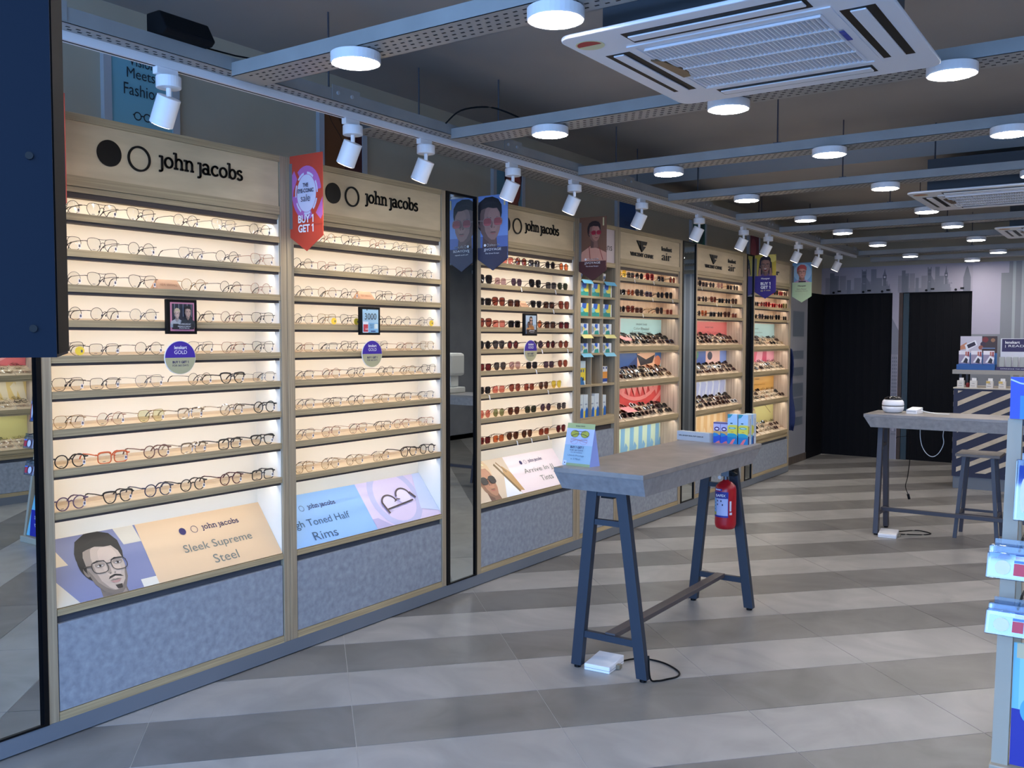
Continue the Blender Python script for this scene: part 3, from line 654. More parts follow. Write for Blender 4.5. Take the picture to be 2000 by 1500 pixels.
s5b = [rect((196, 212, 204), 0, 0, 1.1, .2), rect((52, 84, 140), .26, 0, .62, .2), ((36, 56, 104), [(.4, 0), (.62, 0), (.62, .1)]), rect((226, 170, 132), .62, 0, .95, .2), ((40, 30, 34), [(.6, .12), (.78, .07), (.95, .11), (.9, .04), (.68, .02)]), ((46, 34, 36), ('e', .64, .17, .07, .05)), rect((60, 104, 160), .95, .06, 1.1, .2), ((206, 120, 84), ('e', 1.0, .05, .06, .05))]
back_board(cab5, 6.22, 7.292, 1.52, 1.655, s5a, [('VINCENT CHASE', .58, .085, .2, .013, inkd), ('Color Blocked', .54, .048, .28, .02, inkg), ('Acetate Summer', .5, .018, .36, .02, inkg)], 'teal board with pale lettering')
back_board(cab5, 6.22, 7.292, 1.25, 1.385, s5b)
back_board(cab5, 6.22, 7.292, .94, 1.112, arcs((206, 66, 60), (226, 128, 118)), label='red board with pink arcs')
back_board(cab5, 6.22, 7.292, .49, .80, waves((206, 220, 190), (130, 178, 208), H=.31), label='pale green board with blue waves')
back_board(cab6, 7.665, 8.79, 1.52, 1.655, [rect((214, 108, 104), 0, 0, 1.13, .2), rect((130, 50, 54), 0, 0, .06, .2)], [('VINCENT CHASE', .56, .075, .2, .013, inkd), ('Look For The Color', .34, .02, .55, .022, mat('ink_rose', (170, 70, 70), .6))], 'coral board with lettering')
back_board(cab6, 7.665, 8.79, 1.25, 1.382, [rect((120, 140, 196), 0, 0, 1.13, .2), rect((70, 90, 150), .2, 0, .6, .2), ((70, 120, 90), ('e', .35, .1, .08, .06)), rect((222, 176, 162), .6, 0, .95, .2), ((40, 36, 60), ('e', .7, .08, .06, .04))])
back_board(cab6, 7.665, 8.79, .94, 1.108, waves((206, 206, 216), (170, 174, 206), H=.17), label='lilac board with pale waves')
back_board(cab6, 7.665, 8.79, .49, .79, waves((228, 180, 120), (238, 204, 156), H=.30), label='orange board with pale waves')
def tray_boards(c, y0, y1, real):
    back_board(c, y0, y1, 1.50, 1.655, [rect((168, 200, 198), 0, 0, 1.12, .2)], [('hooper', .45, .09, .12, .018, inkd), ('Cosmopolitan', .38, .05, .3, .018, inkg)] if real else ())
    back_board(c, y0, y1, 1.24, 1.365, [rect((228, 150, 160), 0, 0, 1.12, .2), ((214, 90, 110), [(.3, 0), (.45, .2), (.6, .2), (.5, 0)]), ((190, 60, 90), [(.7, 0), (.75, .2), (.85, .2), (.85, 0)])] if real else arcs((214, 104, 104), (232, 150, 146), H=.2))
    back_board(c, y0, y1, .93, 1.10, [rect((206, 150, 70), 0, 0, 1.12, .2)] if real else waves((226, 190, 120), (228, 206, 170), H=.17), [('hooper', .5, .12, .12, .018, inkd), ('Mini Minimalist', .3, .06, .5, .02, mat('ink_ochre', (170, 118, 50), .6))] if real else ())
    back_board(c, y0, y1, .57, .79, [rect((206, 190, 120), 0, 0, 1.12, .3)] + ring((180, 120, 110), .35, .13, .03, .045, 14) + ring((180, 120, 110), .47, .13, .03, .045, 14) + [((230, 160, 170), ('e', .3, .2, .04, .02))] + line((150, 120, 70), [(.8, .2), (1.0, .1)], .01))
tray_boards(cab7, 9.11, 10.21, True)
for cc, a, b in ((cab8, 3.34, 4.46), (cab9, 4.54, 5.66)):
    loc = cc.location.copy(); cc.location = (0, loc.y, 0); tray_boards(cc, a, b, False); cc.location = loc

# ---- mirrors
def mirror(y0, y1, label, fr=.03, z0=.07, z1=2.33, name='mirror'):
    r = thing(name, (0, (y0 + y1) / 2, z0), label, 'mirror')
    part('glass', MB().box(-.008, -.004, y0 + fr, y1 - fr, z0 + .008, z1 - .012), mirror_m, r)
    part('frame', MB().box(-.03, .004, y0, y0 + fr, z0, z1).box(-.03, .004, y1 - fr * .6, y1, z0, z1).box(-.03, .003, y0, y1, z1 - .012, z1).box(-.03, .003, y0, y1, z0, z0 + .008), black, r)
    part('backing', MB().box(-.2, -.008, y0 + .002, y1 - .002, z0, z1), blackm, r)
    return r
mirror(-.85, 1.778, 'large black framed mirror at the left edge, reflecting the display stand')
mirror(4.12, 4.408, 'narrow black framed mirror between the second and third lit cabinets')
mirror(7.345, 7.63, 'narrow black framed mirror left of the second tray cabinet', .022)
mirror(8.87, 9.07, 'narrow black framed mirror left of the last cabinet', .022)

# ---- cubby unit for contact lens boxes
cu = thing('cubby_cabinet', (0, 5.88, 0), 'oak cubby unit of contact lens boxes between two lit cabinets', 'cabinet')
part('side_panel', MB().box(-.2, 0, 5.584, 5.632, .07, 2.33), oak_v, cu); part('side_panel', MB().box(-.2, 0, 6.14, 6.18, .07, 2.33), oak_v, cu)
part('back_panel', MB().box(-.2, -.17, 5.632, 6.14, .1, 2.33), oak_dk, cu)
part('top_rail', MB().box(-.19, -.001, 5.632, 6.14, 2.30, 2.33).box(-.19, -.001, 5.632, 6.14, 2.02, 2.055), oak_h, cu)
hp = part('header_panel', MB().box(-.03, -.01, 5.632, 6.14, 2.055, 2.30), mat('header_lilac', (196, 182, 186), .5), cu)
text('contact lens', hp, (-.01, 5.632, 2.055), YU, ZU, .03, .09, .44, .05, inkd, lift=.001)
CZ = [1.914, 1.80, 1.655, 1.525, 1.391, 1.165, .928]
CY = [(5.636, 5.787), (5.797, 5.953), (5.963, 6.136)]
for y in (5.792, 5.958): part('divider', MB().box(-.17, -.004, y - .005, y + .005, .92, 2.02), oak_v, cu)
for z in CZ: part('shelf', MB().box(-.17, -.003, 5.632, 6.14, z - .016, z), oak_h, cu)
part('base_rail', MB().box(-.19, -.001, 5.632, 6.14, .86, .912), oak_h, cu)
part('recess', MB().box(-.19, -.03, 5.632, 6.14, .82, .86), darkgap, cu)
part('base_panel', MB().box(-.19, -.004, 5.635, 6.137, .104, .82), concrete, cu)
part('bottom_rail', MB().box(-.19, -.001, 5.632, 6.14, .07, .102), oak_h, cu)
cw, cb, cg, cy_, ct = (226, 232, 234), (44, 96, 190), (40, 150, 140), (226, 216, 90), (150, 196, 226)
def carton(x0, x1, y0, y1, z0, z1, label, shapes, group, col=(226, 230, 232), side=None, name='lens_box', texts=(), facing='x'):
    r = thing(name, ((x0 + x1) / 2, (y0 + y1) / 2, z0), label, 'box', group)
    part('box_body', MB().box(x0, x1, y0, y1, z0, z1), pc(col), r, bevel=.0008)
    if facing == 'x': art('print', r, (x1, y0, z0), YU, ZU, y1 - y0, z1 - z0, shapes)
    else: art('print', r, (x0, y0, z0), XU, ZU, x1 - x0, z1 - z0, shapes)
    if side: art('print', r, (x1, y0, z0) if facing != 'x' else (x0, y0, z0), YU if facing != 'x' else XU, ZU, (y1 - y0) if facing != 'x' else (x1 - x0), z1 - z0, side)
    for t in texts: text(t[0], r, (x0, y0, z0) if facing != 'x' else (x1, y0, z0), XU if facing != 'x' else YU, ZU, *t[1:], lift=.006)
    return r
side_s = [rect(cw, 0, 0, .1, .2), (cg, ('e', .02, .02, .03, .02)), (cb, ('e', .02, .06, .02, .02))]
colw = ['left', 'middle', 'right']; roww = ['top', 'second', 'third', 'fourth', 'fifth', 'sixth', 'bottom']
for ri, z in enumerate(CZ):
    for ci, (a, b) in enumerate(CY):
        lab = ', %s column, %s cubby row' % (colw[ci], roww[ri])
        if ri == 0:
            if ci == 1: continue
            r = thing('lens_cup', (-.08, (a + b) / 2, z), 'white and blue cup with sunglasses print' + lab, 'cup', 'cups on the top cubby row')
            part('bowl', MB().lathe((-.08, (a + b) / 2, z), [(.028, 0), (.04, .03), (.042, .06), (.038, .06), (.03, .02)], 16), whitem, r, smooth=True)
            part('band', MB().lathe((-.08, (a + b) / 2, z + .02), [(.0385, 0), (.0425, .022)], 16), pc((90, 110, 150)), r)
            s = solo('shelf_talker', MB().hexa([(-.003, a + .005, z - .002), (-.003, b - .005, z - .002), (.018, b - .005, z - .03), (.018, a + .005, z - .03)], [(-.001, a + .005, z - .002), (-.001, b - .005, z - .002), (.020, b - .005, z - .03), (.020, a + .005, z - .03)]), pc((110, 190, 230)), 'pale blue price strip' + lab, 'price strip', 'price strips on the cubby edges', loc=(0, (a + b) / 2, z))
        elif ri < 3:
            sh = [rect(cy_, .04, 0, .13, .1), rect(cw, 0, 0, .055, .1), (cg, [(.0, .0), (.125, 0), (.12, .03), (.08, .028), (.04, .045), (0, .03)]), (cb, [(.03, .05), (.09, .055), (.10, .095), (.04, .095)]), ((110, 190, 214), ('e', .03, .045, .03, .018))]
            carton(-.13, -.02, a + .012, b - .014, z, z + .092, 'white box printed with blue and green shapes' + lab, sh, 'contact lens boxes with blue and green shapes')
        elif ri < 5:
            cc_ = (230, 230, 228)
            sh = [rect((206, 214, 216), .0, 0, .05, .08), rect((120, 150, 190), .012, .012, .03, .06), (cb, [(.055, .04), (.10, .045), (.10, .075), (.06, .075)]), (cg, [(.05, 0), (.12, 0), (.11, .03), (.06, .025)]), rect(cy_, .05, .03, .07, .05), rect((90, 96, 110), .035, .02, .045, .055)]
            carton(-.13, -.02, a + .012, b - .014, z, z + (.078 if ri == 3 else .07), 'white and yellow lens box with grey bars' + lab, sh, 'contact lens boxes with grey bars')
            if ci != 1:
                solo('shelf_talker', MB().hexa([(-.003, a + .005, z - .002), (-.003, b - .005, z - .002), (.02, b - .005, z - .028), (.02, a + .005, z - .028)], [(-.001, a + .005, z - .002), (-.001, b - .005, z - .002), (.022, b - .005, z - .028), (.022, a + .005, z - .028)]), pc((230, 224, 150) if ri == 3 else (130, 200, 228)), ('pale yellow' if ri == 3 else 'pale blue') + ' price strip' + lab, 'price strip', 'price strips on the cubby edges', loc=(0, (a + b) / 2, z))
        elif ri == 5:
            if ci == 1:
                for k in range(3):
                    q = thing('solution_bottle', (-.05, a + .03 + k * .03, z), 'small white bottle with green and orange label, %s of three%s' % (ORD[k], lab), 'bottle', 'small bottles in the middle cubby')
                    part('bottle_body', MB().lathe((-.05 - .02 * k, a + .03 + k * .032, z), [(.014, 0), (.014, .07 + .01 * k), (.006, .085 + .01 * k), (.006, .1 + .01 * k)], 12), whitem, q, smooth=True)
                    part('band', MB().lathe((-.05 - .02 * k, a + .03 + k * .032, z + .015), [(.0145, 0), (.0145, .035)], 12), pc([(60, 150, 90), (226, 120, 50), (200, 180, 60)][k]), q)
            elif ci == 0:
                sh = [rect((206, 222, 224), 0, 0, .1, .2), rect((226, 204, 60), 0, .03, .1, .12), ((40, 110, 170), [(0, 0), (.08, 0), (.05, .05), (.03, .06), (0, .04)]), ((36, 40, 60), [(.04, .03), (.06, .06), (.07, .03)]), ((90, 110, 130), ('e', .03, .1, .01, .012)), ((90, 110, 130), ('e', .06, .1, .01, .012))]
                carton(-.10, -.02, a + .01, a + .10, z, z + .17, 'tall yellow and white solution box with blue wave' + lab, sh, None)
            else:
                sh = [rect((220, 222, 226), 0, 0, .1, .2), rect((30, 70, 150), 0, .01, .1, .035), rect((226, 150, 60), 0, .035, .1, .085), rect((60, 80, 140), .01, .105, .03, .12), rect((60, 80, 140), .05, .105, .07, .12)]
                carton(-.10, -.02, a + .02, a + .095, z, z + .125, 'white orange and blue banded solution box' + lab, sh, None)
        else:
            n = 1 if ci == 2 else 2
            for k in range(n):
                y = a + .006 + k * .07 + (.01 if ci == 2 else 0)
                sh = [rect((206, 216, 218), 0, 0, .1, .2), ((226, 200, 60), [(0, 0), (.07, 0), (.05, .03), (.02, .05), (0, .045)]), ((30, 100, 180), [(.02, .0), (.07, 0), (.07, .05), (.045, .075), (.025, .05)]), ((150, 160, 176), [(.02, .09), (.05, .09), (.05, .1), (.02, .1)])]
                carton(-.09, -.02, y, y + .062, z, z + (.165 if k or ci == 0 else .15), 'tall pale box with blue wave, %s one%s' % (('left', 'right')[k] if n > 1 else 'only', lab), sh, 'tall solution boxes on the bottom cubby row')

# ================================================================== GLASSES ON THE SHELVES
def y_of(px):          # where a photo column met the cabinet fronts, at eye level
    cx = (px - 1000) / 1802.5; d = rr * cx + f_
    return -3.3 / d.x * d.y
R = random.Random(11)
cabname = {1: 'leftmost lit cabinet', 2: 'second lit cabinet', 3: 'sunglasses cabinet', 5: 'first tray cabinet', 6: 'second tray cabinet', 7: 'last lit cabinet'}
rows1 = [[120, 214.5, 289.5, 376.5, 450, 519.6], [124, 214.5, 289.5, 385.5, 456, 523], [120, 211.5, 291, 390, 462, 520], [139, 216, 291, 405, 463, 523], [135, 214, 300, 402, 465, 523], [132, 213, 300, 399, 463, 525], [124.5, 223, 303, 379.5, 460, 525], [136, 226, 312, 385, 456, 520], [139.5, 235, 313.5, 382, 457, 520]]
rows2 = [[606, 646, 695, 747, 791, 838], [594, 649, 699, 752, 798, 838], [596, 649, 692, 759, 798, 838], [600, 648, 692, 762, 793, 840], [597, 651, 691, 750, 799, 842], [598, 655, 704, 762, 805, 845], [603, 657, 704, 752, 796, 840], [594, 654, 707, 756, 792, 840], [600, 652, 700, 752, 806, 842]]
rows3 = [[975, 1000, 1021, 1050, 1081, 1107], [954, 985, 1016, 1052, 1083, 1105], [953, 981, 1011, 1054, 1079, 1108], [951, 982, 1012, 1056, 1081, 1108], [951, 980, 1009, 1057, 1082, 1107], [949, 984, 1013, 1046, 1079, 1106], [950, 978, 1013, 1041, 1069, 1094], [951, 981, 1011, 1044, 1073, 1104], [949, 978, 1009, 1037, 1070, 1103]]
AC = {(0, 1): ('hexagonal', 'gold'), (0, 2): ('aviator', 'gunmetal'), (0, 3): ('round', 'gunmetal'), (0, 4): ('aviator', 'silver'), (0, 5): ('round', 'gunmetal')}
def spread(ys, lo, hi, mn=.148):
    ys = [min(max(y, lo + .078), hi - .078) for y in ys]
    for _ in range(60):
        for i in range(len(ys) - 1):
            d = ys[i + 1] - ys[i]
            if d < mn: m = (mn - d) / 2; ys[i] -= m; ys[i + 1] += m
        ys = [min(max(y, lo + .074), hi - .074) for y in ys]
    return ys
def lab(adj, fc, shape, lc, i, row, cab, n=None):
    kind = 'eyeglasses' if lc in ('clear', 'olive') else lc.replace('darkgreen', 'dark green') + ' lens sunglasses'
    return '%s %s %s %s, %s from left, %s shelf of the %s' % (adj, fc, shape, kind, ORD[i], ORD[row], cab)
def row_glasses(cab, ci, rows, li, ri, pick, grp, zrow, hang=()):
    for r, xs in enumerate(rows):
        ys = spread([y_of(p) for p in xs], li, ri)
        for i, y in enumerate(ys):
            shape, fc, lc, thick = pick(r, i)
            glasses(-.028, y, zrow[r], shape, fc, lc, thick, lab('thick' if thick else 'thin', fc, shape, lc, i, r, cabname[ci]), grp % ORD[r], rot=(0, 0, R.uniform(-.05, .05)),
                    stick=ci in (1, 2), sticker=(ci, r, i) in ((1, 4, 0), (2, 3, 1), (2, 3, 2), (2, 3, 5)), hang=(r, i) in hang)
lp = {'a': 'aviator', 'r': 'round', 'h': 'hexagonal', 's': 'square', 'b': 'browline', 'o': 'oversize'}
m1 = ['r h a r a r', 'h a r h r a', 'r a a r r r', 'r r r r r h', 'a s r a h a', 'h s h r b s', 'h r h s r r', 'r s r s s b', 'r b r r r s']
c1 = [['gunmetal', 'gunmetal', 'gunmetal', 'gunmetal', 'silver', 'gunmetal'], ['gunmetal', 'gunmetal', 'gunmetal', 'silver', 'gunmetal', 'rose'], ['silver', 'gunmetal', 'gunmetal', 'gold', 'gunmetal', 'rose'], ['gunmetal', 'gunmetal', 'silver', 'gunmetal', 'brown', 'gunmetal'],
      ['gunmetal', 'black', 'gunmetal', 'silver', 'rose', 'gunmetal'], ['gunmetal', 'gunmetal', 'silver', 'black', 'black', 'silver'], ['gold', 'rose', 'gold', 'clear', 'clear', 'black'], ['black', 'orange', 'brown', 'clear', 'black', 'black'], ['purple', 'black', 'navy', 'black', 'wine', 'black']]
def pick1(r, i):
    s = lp[m1[r].split()[i]]; c = c1[r][i]
    return s, c, 'olive' if (r, i) == (6, 2) else 'clear', (r >= 7 or (r == 6 and i >= 3) or (r == 5 and i == 4))
row_glasses(cab1, 1, rows1, 1.82, 2.905, pick1, 'eyeglasses on the %s shelf of the leftmost lit cabinet', SHELF_Z)
def pick2(r, i):
    R2 = random.Random(r * 10 + i)
    return R2.choice(['aviator', 'round', 'hexagonal', 'square', 'round']), R2.choice(['gunmetal', 'gunmetal', 'silver', 'gold', 'rose', 'black']), 'clear', r == 8 and i in (4, 5)
row_glasses(cab2, 2, rows2, 2.99, 4.08, pick2, 'eyeglasses on the %s shelf of the second lit cabinet', SHELF_Z)
m3 = ['s s r s r r', 'o s h o s h', 's o s b s o', 'o s s r s s', 'r a r r r r', 's h h s s h', 's s h s h a', 'r r h s r s', 's s h h s h']
l3 = ['black pink rust grey black orange', 'black mauve violet black grey darkgreen', 'black rust brown black brown rust', 'rust pink black orange brown wine', 'black grey wine violet wine rust', 'wine grey mauve black violet rust', 'black pink rust rust brown yellow', 'pink green brown darkgreen violet grey', 'wine orange brown brown rust wine']
def pick3(r, i):
    s = lp[m3[r].split()[i]]; l = l3[r].split()[i]; th = r in (0, 2, 3, 4) or (r == 1 and i in (0, 4))
    fc = {'pink': 'rose', 'orange': 'tortoise', 'rust': 'tortoise', 'mauve': 'rose', 'green': 'gold', 'yellow': 'gold'}.get(l, 'black' if th else 'gunmetal')
    return s, fc, l, th
row_glasses(cab3, 3, rows3, 4.456, 5.541, pick3, 'sunglasses on the %s shelf of the sunglasses cabinet', SHELF_Z, hang=((1, 2), (1, 4), (2, 4), (4, 3), (4, 5), (5, 3), (6, 0), (6, 4), (8, 2), (8, 3), (8, 4)))
rows5 = [[1217, 1235, 1253, 1274, 1295, 1317], [1216, 1232, 1254, 1272, 1294, 1311], [1217, 1234, 1253, 1273, 1293, 1312]]
rows6 = [[1368, 1380, 1394, 1410, 1428, 1440], [1367, 1380, 1397, 1412, 1425, 1438], [1366, 1379, 1396, 1410, 1424, 1438]]
rows7 = [[1480, 1492, 1504, 1518, 1528, 1539], [1480, 1493, 1502, 1514, 1527, 1538], [1478, 1490, 1501, 1510, 1522, 1536]]
l5 = ['yellow grey black wine black rust', 'black orange grey violet black black', 'black rust brown clear grey rust']; f5 = ['yellow black black red tortoise black', 'black brown black navy black black', 'black tortoise tortoise gold black rose']
l6 = ['black grey grey mauve black grey', 'brown grey rust black black brown', 'grey orange black black brown rust']; f6 = ['black tortoise black silver gold black', 'tortoise black tortoise black black black', 'black gold black black tortoise brown']
l7 = ['wine brown red black wine brown', 'grey rust wine wine wine green', 'black grey black grey black black']; f7 = ['red tortoise red black red tortoise', 'black black red red red gold', 'black navy black black black gunmetal']
def mk(l, f):
    def p(r, i):
        a = l[r].split()[i]; a = 'wine' if a == 'red' else a
        return ['oversize', 'square', 'round', 'oversize', 'square', 'round'][(i + r) % 6], f[r].split()[i], a, f[r].split()[i] not in ('gold', 'gunmetal', 'silver')
    return p
row_glasses(cab5, 5, rows5, 6.22, 7.292, mk(l5, f5), 'sunglasses on the %s shelf of the first tray cabinet', SHELF_Z, hang=((0, 1), (0, 3), (1, 3), (1, 5), (2, 2)))
row_glasses(cab6, 6, rows6, 7.665, 8.79, mk(l6, f6), 'sunglasses on the %s shelf of the second tray cabinet', SHELF_Z, hang=((0, 0), (1, 2), (1, 4)))
row_glasses(cab7, 7, rows7, 9.11, 10.21, mk(l7, f7), 'sunglasses on the %s shelf of the last lit cabinet', SHELF_Z, hang=((2, 5),))
# ---- trays
lay = ['front', 'middle', 'back']; tr = ['top', 'middle', 'bottom']
TRX = [(-.046, .030), (-.100, .062), (-.153, .095)]
def tray_spots(li, ri, z):
    n = 7
    for j in range(3):
        for k in range(n):
            y = li + (ri - li) * (k + .5) / n
            yield j, k, TRX[j][0], y, z + TRX[j][1] - .008
for ti, z in enumerate([1.431, 1.161, .851]):
    for j, k, x, y, zz in tray_spots(6.22, 7.292, z):
        fc = R.choice(['black', 'black', 'tortoise', 'black', 'white', 'wine', 'brown', 'navy', 'gold']); lc = R.choice(['black', 'black', 'brown', 'grey', 'rust', 'grey'])
        glasses(x + .004, y, zz + .003, R.choice(['square', 'oversize', 'round', 'browline']), fc, lc, fc != 'gold', 'folded %s frame sunglasses, %s from left, %s row of %s tray, first tray cabinet' % (fc, ORD[k], lay[j], tr[ti]), 'folded sunglasses in the %s tray of the first tray cabinet' % tr[ti], True, (0, -.75 + R.uniform(-.15, .15), R.uniform(-.35, .2)), sc=.86)
for j, k, x, y, zz in tray_spots(7.665, 8.79, 1.431):
    fc = R.choice(['black', 'tortoise', 'black', 'brown', 'wine']); lc = R.choice(['black', 'brown', 'grey'])
    glasses(x + .004, y, zz + .003, R.choice(['square', 'oversize', 'round']), fc, lc, True, 'folded %s frame sunglasses, %s from left, %s row of top tray, second tray cabinet' % (fc, ORD[k], lay[j]), 'folded sunglasses in the top tray of the second tray cabinet', True, (0, -.75 + R.uniform(-.15, .15), R.uniform(-.35, .2)), sc=.86)
# the remaining small pairs in the far trays, past the first three hundred
big = MB(); bm_mats = []; bi = {}
def bake(shape, fc, lc, thick, M):
    rims, lens, temples, _ = gl_meshes(shape, fc, lc, thick, True)
    for me in [rims] + lens + temples:
        for p in me.polygons:
            pass
        m = me.materials[0].name
        if m not in bi: bi[m] = len(bm_mats); bm_mats.append(me.materials[0])
        big.k = bi[m]; big.add([M @ v.co for v in me.vertices], [tuple(p.vertices) for p in me.polygons])
for (li, ri, zs, flip) in ((7.665, 8.79, [1.156, .845], 0), (9.11, 10.21, [1.411, 1.149, .842, .482], 0), (3.34, 4.46, [1.149, .842, .482], 1), (4.54, 5.66, [1.149, .842], 1)):
    for z in zs:
        for j, k, x, y, zz in tray_spots(li, ri, z):
            clearr = (li > 9 and R.random() < .7) or flip
            fc = R.choice(['gunmetal', 'black', 'gold', 'rose'] if clearr else ['black', 'tortoise', 'black', 'brown', 'wine', 'white']); lc = 'clear' if clearr else R.choice(['black', 'brown', 'grey'])
            M = Matrix.Translation((x + .004, y, zz + .003)) @ Matrix.Rotation(R.uniform(-.35, .2), 4, 'Z') @ Matrix.Rotation(-.75, 4, 'Y') @ Matrix.Scale(.86, 4)
            if flip:
                yc = (li + ri) / 2; M = Matrix.Translation((5.05, yc, 0)) @ Matrix.Rotation(pi, 4, 'Z') @ Matrix.Translation((0, -yc, 0)) @ M
            bake(R.choice(['square', 'round', 'oversize']), fc, lc, not clearr or fc == 'black', M)
solo('folded_sunglasses', big, bm_mats, 'folded spectacles and sunglasses filling the far and mirrored trays', 'sunglasses', kind='stuff')
# pink cards lying in trays
for k, (y, z, c, w_) in enumerate(((6.42, 1.49, (222, 140, 140), 'top'), (6.48, .925, (220, 130, 130), 'bottom'))):
    solo('price_card', MB().hexa([(-.06, y, z - .012), (-.06, y + .16, z - .012), (-.12, y + .13, z + .024), (-.12, y - .04, z + .024)], [(-.0605, y, z - .0105), (-.0605, y + .16, z - .0105), (-.1205, y + .13, z + .0255), (-.1205, y - .04, z + .0255)]), pc(c), 'pink card lying among the sunglasses in the %s tray of the first tray cabinet' % w_, 'card', 'pink cards in the trays', loc=(-.09, y + .06, z))
# ---- small signs on shelves
def arrivals(y, w_, cabn):
    z = SHELF_Z[2]; r = thing('shelf_sign', (-.04, y, z), 'peach wedge sign with NEW ARRIVALS on the third shelf of the ' + cabn, 'sign', 'new arrivals wedge signs')
    part('wedge', MB().add([(-.015, y - w_ / 2, z), (-.015, y + w_ / 2, z), (-.075, y + w_ / 2, z), (-.075, y - w_ / 2, z), (-.045, y - w_ / 2 + .008, z + .042), (-.045, y + w_ / 2 - .008, z + .042)], [(0, 1, 5, 4), (1, 2, 5), (2, 3, 4, 5), (3, 0, 4), (0, 3, 2, 1)]), pc((206, 160, 124)), r)
    text('NEW ARRIVALS', r, (-.015, y - w_ / 2, z), YU, (-.03, 0, .042), w_ * .16, .018, w_ * .68, .012, mat('ink_brown', (150, 96, 66), .6), lift=.0006)
arrivals(y_of(341), .115, cabname[1]); arrivals(y_of(724), .11, cabname[2]); arrivals(y_of(1030), .09, cabname[3])
def plaque(y, w_, label, shapes, texts, scr=(20, 16, 22)):
    z0 = 1.513; h = .142; r = thing('picture_frame', (.004, y + w_ / 2, z0), label, 'picture frame', 'small black frames clipped to the shelf edges')
    part('frame', MB().box(-.002, .016, y, y + w_, z0, z0 + h), black, r, bevel=.002)
    part('clip', MB().box(-.003, .0, y + w_ / 2 - .02, y + w_ / 2 + .02, z0 + .03, z0 + .09), black, r)
    O = (.016, y + .014, z0 + .012); art('print', r, O, YU, ZU, w_ - .028, h - .024, shapes, lift=.0005)
    for t in texts: text(t[0], r, O, YU, ZU, *t[1:], lift=.0085)
sh = [rect((206, 130, 150), 0, 0, .13, .13), rect((34, 38, 52), .008, .008, .108, .112)] + [rect((150, 158, 168), .02 + k * .02, .06, .022 + k * .02, .112) for k in range(5)]
sh += face(.032, .072, .038, (206, 176, 160), (216, 196, 160), spec=(60, 50, 50), shirt=(170, 172, 176), cap=(206, 186, 150), turn=-.5) + face(.08, .078, .042, (196, 160, 140), (28, 24, 26), shirt=(34, 44, 52), turn=.5) + [rect((26, 28, 36), .008, .008, .108, .03)]
plaque(2.294, .143, 'black framed picture of two people on the leftmost lit cabinet', sh, [('THE AWESCAPES EDIT', .032, .026, .06, .006, inkw), ('DESIGNED BY FORECAST', .03, .017, .062, .005, inkw), ('SPACE FOR ALL', .036, .010, .05, .005, inkw)])
sh = [rect((170, 206, 226), 0, 0, .13, .13), rect((70, 72, 96), .03, .112, .036, .118), rect((130, 180, 216), 0, .0, .12, .05), rect((230, 232, 240), .004, .0, .042, .056), rect((190, 60, 72), .006, .004, .040, .042), rect((216, 230, 230), .085, .02, .112, .045), rect((40, 60, 120), .06, .004, .095, .010)]
plaque(3.41, .145, 'black framed screen reading 3000 on the second lit cabinet', sh, [('3000', .008, .066, .086, .032, inkd), ('BUY 1', .048, .034, .034, .009, inkb), ('GET 1', .048, .022, .034, .009, inkb), ('sale', .012, .014, .02, .01, inkw)])
sh = [rect((176, 196, 214), 0, 0, .15, .13), rect((150, 166, 180), 0, .03, .15, .06)] + face(.06, .085, .045, (190, 150, 130), (60, 40, 34), spec=(30, 24, 24), lens=(40, 30, 32), long=True, shirt=(170, 110, 56)) + face(.025, .06, .03, (120, 84, 70), (30, 26, 26), shirt=(190, 140, 90)) + [rect((50, 40, 38), 0, 0, .15, .028)]
plaque(4.897, .15, 'black framed picture of a woman on the sunglasses cabinet', sh, [('JJVOYAGE', .03, .014, .06, .010, inkw), ('The Great Escape', .035, .006, .05, .005, inkw)])
blu = pc((60, 34, 150)); crm = pc((196, 192, 160))
for y, cn in ((2.353, cabname[1]), (3.494, cabname[2]), (4.97, cabname[3])):
    z = 1.416; r = thing('round_sign', (.004, y, z), 'round blue and cream BUY 1 GET 1 sign on the ' + cn, 'sign', 'round blue and cream offer signs')
    N = 40
    part('disc', MB().prism([(.012, y + .074 * cos(2 * pi * k / N), z + .0695 * sin(2 * pi * k / N)) for k in range(N)], (.004, 0, 0)).box(-.003, .012, y - .015, y + .015, z - .01, z + .02), whitem, r)
    up = [(.074 + .072 * cos(t), .07 + .0675 * sin(t)) for t in [pi * k / 24 for k in range(25)]]; dn = [(.074 + .072 * cos(t), .07 + .0675 * sin(t)) for t in [pi + pi * k / 24 for k in range(25)]]
    O = (.016, y - .074, z - .07); art('print', r, O, YU, ZU, .148, .14, [((60, 34, 150), up), ((176, 172, 136), dn)])
    text('lenskart', r, O, YU, ZU, .045, .105, .06, .014, inkw, lift=.0016, bold=.02); text('GOLD', r, O, YU, ZU, .045, .085, .06, .015, inkw, lift=.0016)
    text('BUY 1 GET 1', r, O, YU, ZU, .036, .047, .076, .010, ink, lift=.0016, bold=.03); text('FOR 365 DAYS', r, O, YU, ZU, .036, .034, .076, .008, ink, lift=.0016)

